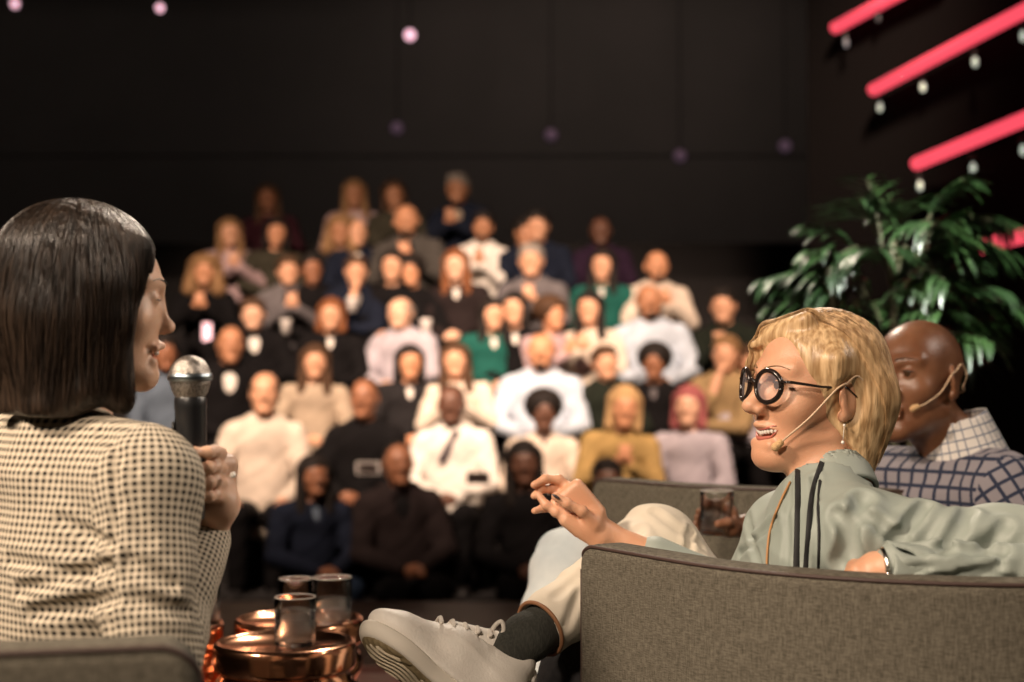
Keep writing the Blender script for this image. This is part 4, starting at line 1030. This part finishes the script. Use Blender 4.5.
for i, (y, e) in enumerate(((508, 0), (514, 2), (520, 3), (526, 2))):
    finger(C, [P(727, y+4, dG+.020), P(716, y+4, dG+.040), P(704-e, y+2, dG+.030), P(699-e, y+3, dG+.005)], .0088)
finger(C, [P(735, 524, dG-.012), P(728, 522, dG-.034), P(718, 524, dG-.038)], .0105)
kneeC = P(570, 568, 3.0); knee2C = V3(.22, 2.95, .56); ankC = P(520, 720, 2.85); ank2C = V3(.18, 2.95, .10)
C.cone(pelC, kneeC, .085, .06, .03); C.cone(kneeC, ankC, .056, .04, .02); C.cone(pelC, knee2C, .085, .06, .03); C.cone(knee2C, ank2C, .055, .04, .02)
C.cone(ankC, ankC+V3(-.12, -.02, -.03), .04, .03, .02); C.cone(ank2C+V3(0, 0, -.03), ank2C+V3(-.13, -.02, -.06), .04, .03, .02)
C.make('body', SK3, .0032, pC)
eyes_for(TC, FC, pC, kC, MATS['iris_brown'], (-.1, 1, 0)); brows_for(TC, pC, mat('brow_black', (.012, .008, .006), .8), kC, .0024, C)
hdC = headset(TC, kC, -1, TC(-.08, .02, 0), 'beige headset microphone with tan foam tip on the bald man', [(-.087, .006, .022), (-.086, .020, .014), (-.078, .044, -.020), (-.064, .072, -.042), (-.054, .088, -.050)])
plaid = check_mat('plaid_navy', (.25, .23, .25), (.025, .032, .06), .030, .24, 'plaid')
W = Sdf(); torso(W, pelC, waistC, chestC, neckC+V3(0, 0, -.04), shLC, shRC, fwdC, .012, w=(.16, .15, .17), sh=.064)
W.cone(shLC, elbLC, .078, .062, .04, seg=True, fd=fwdC); W.cone(elbLC, wrLC, .058, .042, .02, seg=True, fd=fwdC); W.cone(shRC, elbRC, .072, .058, .03, seg=True, fd=fwdC); W.cone(elbRC, wrRC+(elbRC-wrRC)*.25, .052, .038, .02, seg=True, fd=fwdC)
W.disp(folds(.004, (22, 10, 26), (14, 20, 12))); W.make('shirt', plaid, .006, pC, uv=True)
colm = check_mat('plaid_collar', (.66, .62, .58), (.10, .13, .20), .020, .13, 'plaid')
S = Sdf(); S.cone(neckC+V3(-.016, 0, .072), neckC+V3(.010, 0, -.03), .068, .094, .02, seg=True, fd=(0, 1, .01)); S.cone(neckC+V3(-.024, -.005, .12), neckC+V3(-.012, 0, .04), .064, .064, .004, 's'); S.plane(neckC+V3(0, 0, .078)+V3(0, 0, 0), unit(V3(-.35, 0, 1)), .003)
S.make('collar', colm, .004, pC, uv=True)
denim = noise_mat('pale_denim', (.45, .50, .52), (.60, .64, .64), 12, .85, .2)
S = Sdf(); S.cone(pelC+V3(0, 0, -.03), pelC+V3(0, 0, .04), .155, .15, .02, 'u', .85, fwdC)
S.cone(pelC, kneeC, .10, .078, .03); S.cone(kneeC, ankC, .075, .058, .03); S.cone(pelC, knee2C, .10, .078, .03); S.cone(knee2C, ank2C, .072, .06, .03); S.disp(folds(.004, (30, 10, 24), (14, 20, 12))); S.make('jeans', denim, .006, pC)
g = P(717, 512, dG); gg = make_glass(g[0], g[1], g[2]-.045, .034, .088, 'glass of water held in the hand above the far armchair', .4); del gg['group']
wear(hdB, pB, 'thin beige headset microphone'); wear(hdC, pC, 'beige headset microphone with tan foam tip')
# ================================================================== THE AUDIENCE
SKINS = {'pale': (.62, .36, .24), 'light': (.55, .29, .175), 'warm': (.50, .235, .125), 'tan': (.36, .165, .085), 'brown': (.24, .10, .05), 'dark': (.105, .045, .026)}
HAIRS = {'black': (.010, .008, .007), 'brown': (.045, .024, .013), 'auburn': (.12, .045, .018), 'fair': (.15, .085, .04), 'blonde': (.30, .19, .09), 'grey': (.17, .15, .13), 'red': (.20, .06, .06)}
CLOTH = {'black': (.0045, .004, .0045), 'charcoal': (.014, .013, .014), 'navy': (.007, .010, .020), 'dark_brown': (.016, .011, .011), 'olive': (.035, .032, .022), 'tan': (.26, .18, .09), 'mustard': (.30, .20, .075), 'white': (.66, .62, .57),
         'cream': (.56, .48, .40), 'beige': (.34, .27, .20), 'pale_blue': (.42, .48, .56), 'lilac': (.36, .33, .37), 'grey': (.11, .10, .105), 'mid_grey': (.055, .05, .045), 'pink': (.38, .27, .28), 'teal': (.010, .075, .060), 'maroon': (.025, .006, .010), 'green_black': (.010, .013, .009),
         'blue_grey': (.10, .13, .17), 'jeans': (.02, .035, .065), 'purple': (.018, .008, .020)}
def cm(kind, k): return noise_mat('%s_%s' % (kind, k), tuple(x*.88 for x in CLOTH[k]), tuple(min(1, x*1.12) for x in CLOTH[k]), 14, .9, spec=.12)
def sm(k): return noise_mat('crowd_skin_'+k, SKINS[k], tuple(x*1.12 for x in SKINS[k]), 12, .5)
def hm_(k): return noise_mat('crowd_hair_'+k, HAIRS[k], tuple(x*1.7 for x in HAIRS[k]), 40, .65, spec=.12, stretch=(1, 1, .2))
mat('crowd_eye', (.02, .014, .012), .3); mat('shoe_black', (.02, .018, .018), .5); mat('shoe_white', (.6, .57, .52), .6)
HO = np.array([0, .03, .76]); HF = frame(90, 4, 0)
CACHE = {}
def pose_points(pose):
    sh = .175; P_ = {}
    for s_ in (-1, 1):
        S0 = V3(s_*sh, .0, .525)
        if pose == 'lap': E = V3(s_*.24, .10, .27); W = V3(s_*.055, .30, .20); H = V3(s_*.012, .35, .19)
        elif pose == 'clap': E = V3(s_*.22, .14, .30); W = V3(s_*.045, .27, .43); H = V3(s_*.012, .29, .50)
        elif pose == 'knees': E = V3(s_*.25, .14, .28); W = V3(s_*.15, .35, .18); H = V3(s_*.13, .42, .16)
        elif pose == 'chin': E = V3(s_*.17, .26, .27); W = V3(s_*.035, .25, .46) if s_ > 0 else V3(.10, .27, .27); H = V3(.01, .20, .60) if s_ > 0 else V3(.15, .27, .28)
        P_[s_] = (S0, E, W, H)
    return P_
def g_body(pose, male, vox=.011):
    S = Sdf(); T = head_ops(S, HO, HF, 1.05, male=male, smile=.6, simple=True); S.cone(T(0, -.018, -.055), (0, -.01, .56), .053, .055, .03)
    S.cone((0, 0, .06), (0, 0, .30), .14, .12, .04, 'u', .72, (0, 1, 0)); S.cone((0, 0, .30), (0, 0, .48), .13, .145, .04, 'u', .66, (0, 1, 0)); S.cone((-.15, 0, .52), (.15, 0, .52), .055, .055, .04)
    for s_, (S0, E, W, H) in pose_points(pose).items():
        S.cone(S0, E, .045, .037, .02); S.cone(E, W, .036, .026, .01); S.cone(W, H, .026, .030, .015)
        d = unit(H-W)
        for i in range(4): finger(S, [H+V3(s_*.018*(i-1.5)*.0, 0, 0)+V3(0, 0, .012*(1.5-i)), H+d*.035+V3(-s_*.012, .006, .012*(1.5-i)), H+d*.06+V3(-s_*.020, 0, .011*(1.5-i))], .0095)
        finger(S, [W+d*.02, H+V3(0, -.01, .035), H+d*.03+V3(-s_*.01, -.01, .045)], .010)
        K_ = V3(s_*.11, .43, .10); S.cone((s_*.08, 0, .06), K_, .075, .055, .02); S.cone(K_, (s_*.10, .44, -.30), .05, .035, .01); S.cone((s_*.10, .43, -.33), (s_*.11, .55, -.345), .035, .028, .01)
    return S.mesh(vox)
def g_top(pose, male, style, vox=.011):
    S = Sdf(); g = .018 if style == 'jacket' else .010; w_ = 1.12 if male else .98
    S.cone((0, 0, .05), (0, 0, .30), (.155+g)*w_, (.135+g)*w_, .04, 'u', .74, (0, 1, 0)); S.cone((0, 0, .30), (0, 0, .48), (.135+g)*w_, (.158+g)*w_, .04, 'u', .66, (0, 1, 0)); S.cone((-.155, 0, .515), (.155, 0, .515), .058+g, .058+g, .05)
    S.cone((0, -.012, .50), (0, -.012, .595), .09+g, .058, .03)
    for s_, (S0, E, W, H) in pose_points(pose).items():
        S.cone(S0, E, .062*w_+g*.6, .052+g*.5, .03); S.cone(E, W, .052+g*.5, .036+g*.5, .02)
    S.cone((0, .01, .60), (0, .03, .66), .052, .06, .006, 's')
    if style == 'jacket': S.cone((0, .155, .57), (0, .21, .28), .075, .030, .01, 's')
    if style == 'vneck': S.cone((0, .12, .60), (0, .13, .50), .060, .020, .01, 's')
    S.disp(folds(.004, (30, 20, 40), (20, 30, 26)))
    return S.mesh(vox)
def g_inner(pose, male, vox=.011):
    S = Sdf(); w_ = 1.08 if male else .97
    S.cone((0, 0, .10), (0, 0, .30), .140*w_, .136*w_, .04, 'u', .74, (0, 1, 0)); S.cone((0, 0, .30), (0, 0, .47), .136*w_, .155*w_, .04, 'u', .68, (0, 1, 0)); S.cone((0, -.01, .49), (0, -.008, .60), .085, .062, .03)
    S.cone((0, .03, .60), (0, .04, .66), .050, .058, .006, 's')
    for s_ in (-1, 1): S.cone((s_*.012, .075, .565), (s_*.05, .035, .592), .014, .014, .008)
    return S.mesh(vox)
def g_trousers(vox=.012):
    S = Sdf(); S.cone((-.07, 0, .06), (.07, 0, .06), .115, .115, .04)
    for s_ in (-1, 1):
        K_ = V3(s_*.11, .43, .10); S.cone((s_*.08, 0, .06), K_, .092, .072, .03); S.cone(K_, (s_*.10, .44, -.28), .068, .052, .02)
    S.disp(folds(.004, (30, 20, 40), (20, 30, 26))); return S.mesh(vox)
def g_shoes(vox=.010):
    S = Sdf()
    for s_ in (-1, 1): S.cone((s_*.10, .42, -.335), (s_*.115, .60, -.350), .046, .036, .01); S.cone((s_*.10, .43, -.34), (s_*.10, .43, -.28), .045, .042, .01); 
    S.plane((0, 0, -.375), (0, 0, -1)); return S.mesh(vox)
def g_hair(style, vox=.009):
    S = Sdf(); k = 1.05; o = HO
    def T(x, y, z): return o+(HF@np.array([x, y, z]))*k
    E = lambda c, r, kk=.01, mode='u': S.ell(T(*c), np.array(r)*k, kk, mode, HF)
    if style == 'buzz': E((0, -.022, .042), (.077, .094, .086))
    else: E((0, -.018, .050), (.090, .106, .094))
    if style == 'short': E((0, -.05, .0), (.080, .070, .075), .03); S.cone(T(-.04, .060, .105), T(.04, .060, .105), .022, .022, .02)
    if style in ('long', 'bob', 'curly', 'afro'):
        if style == 'long':
            for s_ in (-1, 1): S.cone(T(s_*.070, .0, .05), T(s_*.080, .020, -.21), .034, .034, .03)
            S.cone(T(0, -.06, 0), T(0, -.06, -.22), .07, .06, .03); S.cone(T(-.05, -.05, -.2), T(.05, -.05, -.2), .05, .05, .03)
        if style == 'bob':
            for s_ in (-1, 1): S.cone(T(s_*.070, -.01, .05), T(s_*.076, .005, -.11), .034, .034, .03)
            S.cone(T(0, -.06, 0), T(0, -.05, -.10), .075, .062, .03)
        if style == 'curly':
            for s_ in (-1, 1): S.cone(T(s_*.078, -.01, .06), T(s_*.105, .015, -.15), .050, .058, .03)
            S.cone(T(0, -.06, 0), T(0, -.06, -.16), .09, .08, .03); E((0, -.02, .075), (.11, .11, .085), .03)
            S.disp(lambda p: .007*np.sin(p[:, 0]*110)*np.sin(p[:, 1]*100+1)*np.sin(p[:, 2]*95))
        if style == 'afro':
            E((0, -.03, .055), (.125, .125, .115), .03); S.disp(lambda p: .004*np.sin(p[:, 0]*150)*np.sin(p[:, 1]*140+1)*np.sin(p[:, 2]*135))
    if style == 'bun': E((0, -.05, .0), (.078, .065, .07), .03); E((0, -.06, .15), (.035, .035, .032), .01)
    if style == 'fringe': E((0, -.06, -.01), (.079, .055, .05), .03); S.plane(T(0, 0, .055), HF[:, 2], .01)
    E((0, .125, -.020), (.060, .082, .088 if style != 'fringe' else .2), .012, 's')
    if style in ('short', 'buzz', 'bun', 'fringe'):
        E((0, .05, -.08), (.1, .08, .075), .015, 's')
        for s_ in (-1, 1): E((s_*.085, .0, -.008), (.025, .026, .036), .01, 's')
    return S.mesh(vox)
def g_beard(vox=.008):
    S = Sdf(); k = 1.05
    def T(x, y, z): return HO+(HF@np.array([x, y, z]))*k
    S.cone(T(-.054, .02, -.060), T(0, .074, -.094), .022, .027, .01); S.cone(T(.054, .02, -.060), T(0, .074, -.094), .022, .027, .01); S.cone(T(-.022, .086, -.048), T(.022, .086, -.048), .008, .008, .01)
    S.ell(T(0, .102, -.062), (.022, .012, .008), .004, 's', HF); return S.mesh(vox)
def g_eyes(s_):
    mb = MB()
    c = HO+(HF@np.array([s_*.031, .0885, .014]))*1.05; mb.ball(c, (.010, .006, .0065), 10, 6)
    return np.array(mb.v), mb.f
def cached(key, fn):
    if key not in CACHE:
        v, f = fn(); CACHE[key] = mesh_from('_'.join(map(str, key)), v, f); me = CACHE[key]; me.materials.append(MATS['fixture_black']); me.polygons.foreach_set('use_smooth', [True]*len(me.polygons))
    return CACHE[key]
def part(name, key, fn, m, root):
    o = bpy.data.objects.new(name, cached(key, fn)); COL.objects.link(o); o.parent = root
    o.material_slots[0].link = 'OBJECT'; o.material_slots[0].material = m; return o
def spectator(px, py, row, label, skin, hair, hs, top, topc, inner=None, trous='black', pose='lap', male=True, beard=None, yaw=0, shoes='shoe_black', s=1.0, lean=0):
    D = TY+PITCHY*row; seat = TZ+RISE*row
    hd = P(px, py, D-.03); x = hd[0]
    prn = random.Random(int(px*7+py*13)); sc_ = float(np.clip((hd[2]-seat)/.775, .90, 1.14)); yaw += prn.uniform(-14, 14); roll = prn.uniform(-5, 5); s = s*1.05; 
    lat = math.atan2(-x, D)
    root = empty('person', (x, D, seat), label, 'person', 'seated audience', rz=math.pi-math.atan2(x, D)*.8+R(yaw))
    root.scale = (s*(1.0+(sc_-1)*.5), s*(1.0+(sc_-1)*.5), sc_); root.rotation_euler.x = R(lean); root.rotation_euler.y = R(roll)
    part('body', ('body', pose, male), lambda: g_body(pose, male), sm(skin), root)
    part('jacket' if top == 'jacket' else 'top', ('top', pose, male, top), lambda: g_top(pose, male, top), cm('cloth', topc), root)
    if inner: part('shirt', ('inner', male), lambda: g_inner(pose, male), cm('cloth', inner), root)
    part('trousers', ('trousers',), g_trousers, cm('cloth', trous), root); part('shoes', ('shoes',), g_shoes, MATS[shoes], root)
    for q_ in (-1, 1): part('eye', ('eye', q_), lambda: g_eyes(q_), MATS['crowd_eye'], root)
    if hs: part('hair', ('hair', hs), lambda: g_hair(hs), hm_(hair), root)
    if beard: part('beard', ('beard',), g_beard, hm_(beard), root)
    return root
# px, py (head), row, label, skin, hair colour, hair style, top style, top colour, extra
C_ = [
 # front row, low
 (309, 475, 0, 'front row woman in navy jacket and pale patterned blouse, hands in her lap', 'brown', 'black', 'long', 'jacket', 'navy', dict(inner='blue_grey', trous='jeans', male=False, yaw=10)),
 (402, 462, 0, 'front row man in dark brown blazer, hands clasped, below the man in black sweater', 'brown', 'black', 'buzz', 'jacket', 'dark_brown', dict(inner='black', shoes='shoe_white', yaw=8)),
 (530, 462, 0, 'dark haired woman low in the front row, just left of the raised hand', 'dark', 'black', 'long', 'shirt', 'black', dict(trous='black', male=False, shoes='shoe_white')),
 (612, 478, 0, 'person in black low in the front row, behind the far armchair', 'dark', 'black', 'short', 'shirt', 'black', dict()),
 # second row
 (262, 392, 1, 'balding man in cream shirt and black trousers beside the microphone hand', 'light', 'brown', 'fringe', 'shirt', 'cream', dict(pose='knees')),
 (364, 397, 1, 'dark skinned man in black sweater with folded hands, second row', 'brown', 'black', 'buzz', 'shirt', 'black', dict(yaw=-12)),
 (455, 403, 1, 'dark skinned man in white shirt with a dark purple scarf, second row', 'dark', 'black', 'buzz', 'shirt', 'white', dict()),
 (543, 411, 1, 'dark skinned woman in a cream embroidered top, above the raised hand', 'dark', 'black', 'afro', 'vneck', 'cream', dict(male=False, s=.95, trous='beige')),
 (613, 404, 1, 'blonde person in mustard top bending forward, second row', 'warm', 'blonde', 'bob', 'shirt', 'mustard', dict(male=False, pose='clap', lean=-6)),
 (690, 405, 1, 'person with pinkish red hair in grey top, left of the blonde woman\'s chin', 'pale', 'red', 'bob', 'shirt', 'lilac', dict(male=False)),
 # third row
 (222, 343, 2, 'dark skinned man in black suit and open white shirt, right of the microphone head', 'tan', 'black', 'buzz', 'jacket', 'black', dict(inner='white', yaw=5)),
 (312, 361, 2, 'woman with brown hair and loose beige top, arms folded on her lap', 'light', 'brown', 'long', 'shirt', 'beige', dict(male=False)),
 (405, 361, 2, 'woman with black bob in black top, white collar points and white trousers', 'warm', 'black', 'bob', 'jacket', 'charcoal', dict(inner='white', trous='white', male=False)),
 (461, 359, 2, 'brown haired woman in cream blouse, left of the bald man in pale blue', 'light', 'brown', 'long', 'shirt', 'cream', dict(male=False, pose='clap')),
 (540, 350, 2, 'broad bald man with dark beard in a pale blue shirt, centre right of the audience', 'warm', 'black', None, 'shirt', 'pale_blue', dict(beard='black', s=1.12)),
 (612, 363, 2, 'round faced man in dark green jumper, below the bald man in white', 'light', 'brown', 'short', 'shirt', 'green_black', dict(yaw=10)),
 (655, 364, 2, 'person with dark curly hair and grey scarf looking down, third row', 'brown', 'black', 'afro', 'jacket', 'black', dict(inner='grey', male=False, s=.95)),
 (722, 353, 2, 'man with short fair hair in khaki shirt, just left of the black glasses', 'light', 'fair', 'short', 'shirt', 'tan', dict(yaw=-20, pose='chin')),
 (758, 366, 2, 'person in lilac white top mostly hidden behind the black glasses', 'light', 'brown', 'short', 'shirt', 'lilac', dict()),
 (172, 352, 2, 'dim person in blue grey top between the interviewer\'s face and microphone', 'brown', 'black', 'short', 'shirt', 'blue_grey', dict(s=.95)),
 # fourth row
 (260, 318, 3, 'pale man in black jacket and white shirt with necktie, fourth row', 'pale', 'brown', 'short', 'jacket', 'black', dict(inner='white')),
 (330, 320, 3, 'woman with brown hair, white scarf and black jacket leaning right', 'light', 'auburn', 'bob', 'jacket', 'black', dict(inner='white', male=False, yaw=-10)),
 (405, 312, 3, 'older man with receding hair in lilac grey shirt clapping, centre of the audience', 'pale', 'grey', 'fringe', 'shirt', 'lilac', dict(s=1.05, yaw=-8)),
 (490, 319, 3, 'woman with long dark hair, teal cardigan and white top, fourth row', 'light', 'black', 'long', 'jacket', 'teal', dict(inner='white', male=False)),
 (523, 307, 3, 'woman with black bob, big white collar and black jacket', 'light', 'black', 'bob', 'jacket', 'black', dict(inner='white', male=False, s=.93)),
 (552, 318, 3, 'curly dark haired person in pink blouse turned to one side', 'warm', 'brown', 'afro', 'shirt', 'pink', dict(male=False, pose='clap', yaw=25)),
 (594, 307, 3, 'woman with dark hair and cream blouse clapping, fourth row', 'light', 'black', 'long', 'shirt', 'cream', dict(male=False, pose='clap')),
 (654, 300, 3, 'bald bearded man in white shirt resting chin low, broad shoulders', 'tan', 'black', None, 'shirt', 'pale_blue', dict(beard='black', s=1.1)),
 (730, 305, 3, 'man with dark hair and dark green jacket clapping, upper right of the glasses', 'light', 'black', 'short', 'shirt', 'green_black', dict(pose='clap', yaw=-10)),
 # fifth row
 (203, 290, 4, 'woman with big curly blonde hair holding up a glowing phone', 'warm', 'fair', 'curly', 'shirt', 'black', dict(male=False, pose='clap')),
 (290, 277, 4, 'fair man in grey blazer tilting his head, with a white cup', 'light', 'brown', 'short', 'jacket', 'grey', dict(inner='charcoal', yaw=15, pose='clap')),
 (352, 280, 4, 'man in dark navy jacket and white shirt, hand to his chin', 'light', 'brown', 'short', 'jacket', 'navy', dict(inner='white', pose='chin')),
 (392, 265, 4, 'woman with straight black hair in all black, fifth row', 'light', 'black', 'bob', 'shirt', 'black', dict(male=False)),
 (418, 288, 4, 'person with curly dark hair behind the older man in lilac grey', 'warm', 'black', 'afro', 'shirt', 'black', dict(male=False, s=.92)),
 (461, 264, 4, 'woman with auburn hair, white collar and dark jacket', 'pale', 'auburn', 'long', 'jacket', 'dark_brown', dict(inner='white', male=False)),
 (534, 260, 4, 'grey haired man in grey shirt with arms crossed, above the woman with white collar', 'light', 'grey', 'short', 'shirt', 'grey', dict(s=1.06, pose='clap')),
 (602, 264, 4, 'woman with very long dark hair and green cardigan over white', 'light', 'black', 'long', 'jacket', 'teal', dict(inner='white', male=False)),
 (656, 265, 4, 'man with short dark hair and stubble in cream shirt, above the bald man in white', 'warm', 'black', 'buzz', 'shirt', 'cream', dict(beard='black', pose='clap', s=1.05)),
 (316, 268, 4, 'dim bearded person between the blazer man and the navy jacket man', 'brown', 'black', 'short', 'shirt', 'black', dict(s=.9)),
 # sixth row
 (231, 254, 5, 'woman with long fair hair and pale jacket clapping, upper left', 'light', 'fair', 'long', 'jacket', 'pink', dict(inner='white', male=False, pose='clap')),
 (272, 252, 5, 'person with dark hair in olive grey top, upper left', 'warm', 'black', 'bob', 'shirt', 'olive', dict(male=False)),
 (341, 230, 5, 'woman with big curly brown hair, dark top, upper rows', 'tan', 'fair', 'curly', 'shirt', 'charcoal', dict(male=False, s=.95)),
 (355, 252, 5, 'man with light face and receding hair in the upper rows, above the navy jacket man', 'light', 'brown', 'fringe', 'jacket', 'navy', dict(inner='white', s=.95)),
 (413, 219, 5, 'bald bearded man in grey blazer with hands together, upper rows', 'warm', 'brown', None, 'jacket', 'mid_grey', dict(inner='charcoal', beard='brown', pose='clap', s=1.1)),
 (479, 226, 5, 'man with dark beard and white shirt raising his hands, upper rows', 'tan', 'black', 'short', 'shirt', 'white', dict(pose='clap', beard='black', s=.9)),
 (541, 226, 5, 'dark haired man in navy sweater leaning against his neighbour', 'light', 'black', 'short', 'shirt', 'navy', dict(s=1.05, yaw=-15)),
 (524, 234, 5, 'face half hidden beside the man in navy sweater', 'tan', 'black', 'short', 'shirt', 'navy', dict(s=.88, yaw=20)),
 (603, 230, 5, 'dim man in dark purple top, upper right of the audience', 'dark', 'black', 'buzz', 'shirt', 'purple', dict()),
 # top row
 (272, 219, 6, 'dim long haired person in maroon, alone at the upper left', 'brown', 'brown', 'long', 'shirt', 'maroon', dict(male=False)),
 (356, 193, 6, 'woman with long fair hair and pale jacket in the top row', 'tan', 'fair', 'long', 'jacket', 'pink', dict(inner='beige', male=False)),
 (399, 194, 6, 'person with brown hair and olive jacket clapping in the top row', 'tan', 'brown', 'bob', 'jacket', 'olive', dict(inner='charcoal', male=False, pose='clap')),
 (463, 188, 6, 'grey haired man in navy blazer and pale open shirt in the top row', 'tan', 'grey', 'short', 'jacket', 'navy', dict(inner='beige', pose='clap', s=1.05)),
]
PP = {}
for px, py, row, lab, sk, hc_, hs_, ts, tc_, kw in C_:
    PP[(px, py)] = spectator(px, py, row, lab, sk, hc_, hs_, ts, tc_, **kw)
# scarf, cups and a phone held in the crowd
r_ = PP[(455, 403)]; S = Sdf(); S.cone((-.03, .085, .58), (.05, .13, .42), .028, .020); S.cone((-.06, .03, .60), (.06, .05, .60), .022, .022, .01)
S.make('scarf', cm('cloth', 'purple'), .008, r_, world=False)
cupm = mat('paper_white', (.85, .80, .76), .6)
for (x, y, row, lab) in ((286, 327, 3.6, 'round white cup held up by the man in grey blazer'), (426, 327, 3.4, 'white cup held beside the older man in lilac grey'), (352, 305, 3.75, 'white cup below the face of the man with hand to chin')):
    c = P(x, y, TY+PITCHY*row-.25); t = empty('paper_cup', tuple(c), lab, 'cup', 'white cups in the audience')
    mb = MB(); mb.lathe([(0, -.05), (.030, -.05), (.040, .045), (.042, .048), (.038, .046), (.029, -.044), (0, -.044)], n=24, cap=False); mb.build('cup_wall', cupm, t, True, False)
    mb = MB(); mb.lathe([(.043, .046), (.044, .052), (.036, .056), (0, .056)], n=24, cap=False); mb.build('lid', cupm, t, True, False)
c = P(207, 332, TY+PITCHY*4-.42); t = empty('mobile_phone', tuple(c), 'glowing pinkish phone held by the curly blonde woman', 'phone')
mb = MB(); mb.box((0, .006, 0), (.036, .005, .07)); mb.build('phone_case', MATS['fixture_black'], t, False, False)
mb = MB(); mb.box((0, -.0005, 0), (.032, .001, .065)); mb.build('screen', emit_mat('phone_glow', (1, .62, .72), 1.0), t, False, False)
for (x, y, row, lab, m) in ((368, 468, .55, 'white phone in the folded hands of the man in black sweater', cupm), (478, 478, .5, 'dark phone in the hands of the man in white shirt', MATS['fixture_black'])):
    c = P(x, y, TY+PITCHY*row-.1); t = empty('mobile_phone', tuple(c), lab, 'phone'); mb = MB(); mb.box((0, 0, 0), (.07, .006, .036)); mb.build('phone_case', m, t, False, False)
    mb = MB(); mb.box((0, -.0065, 0), (.064, .001, .032)); mb.build('screen', MATS['crowd_eye'], t, False, False)
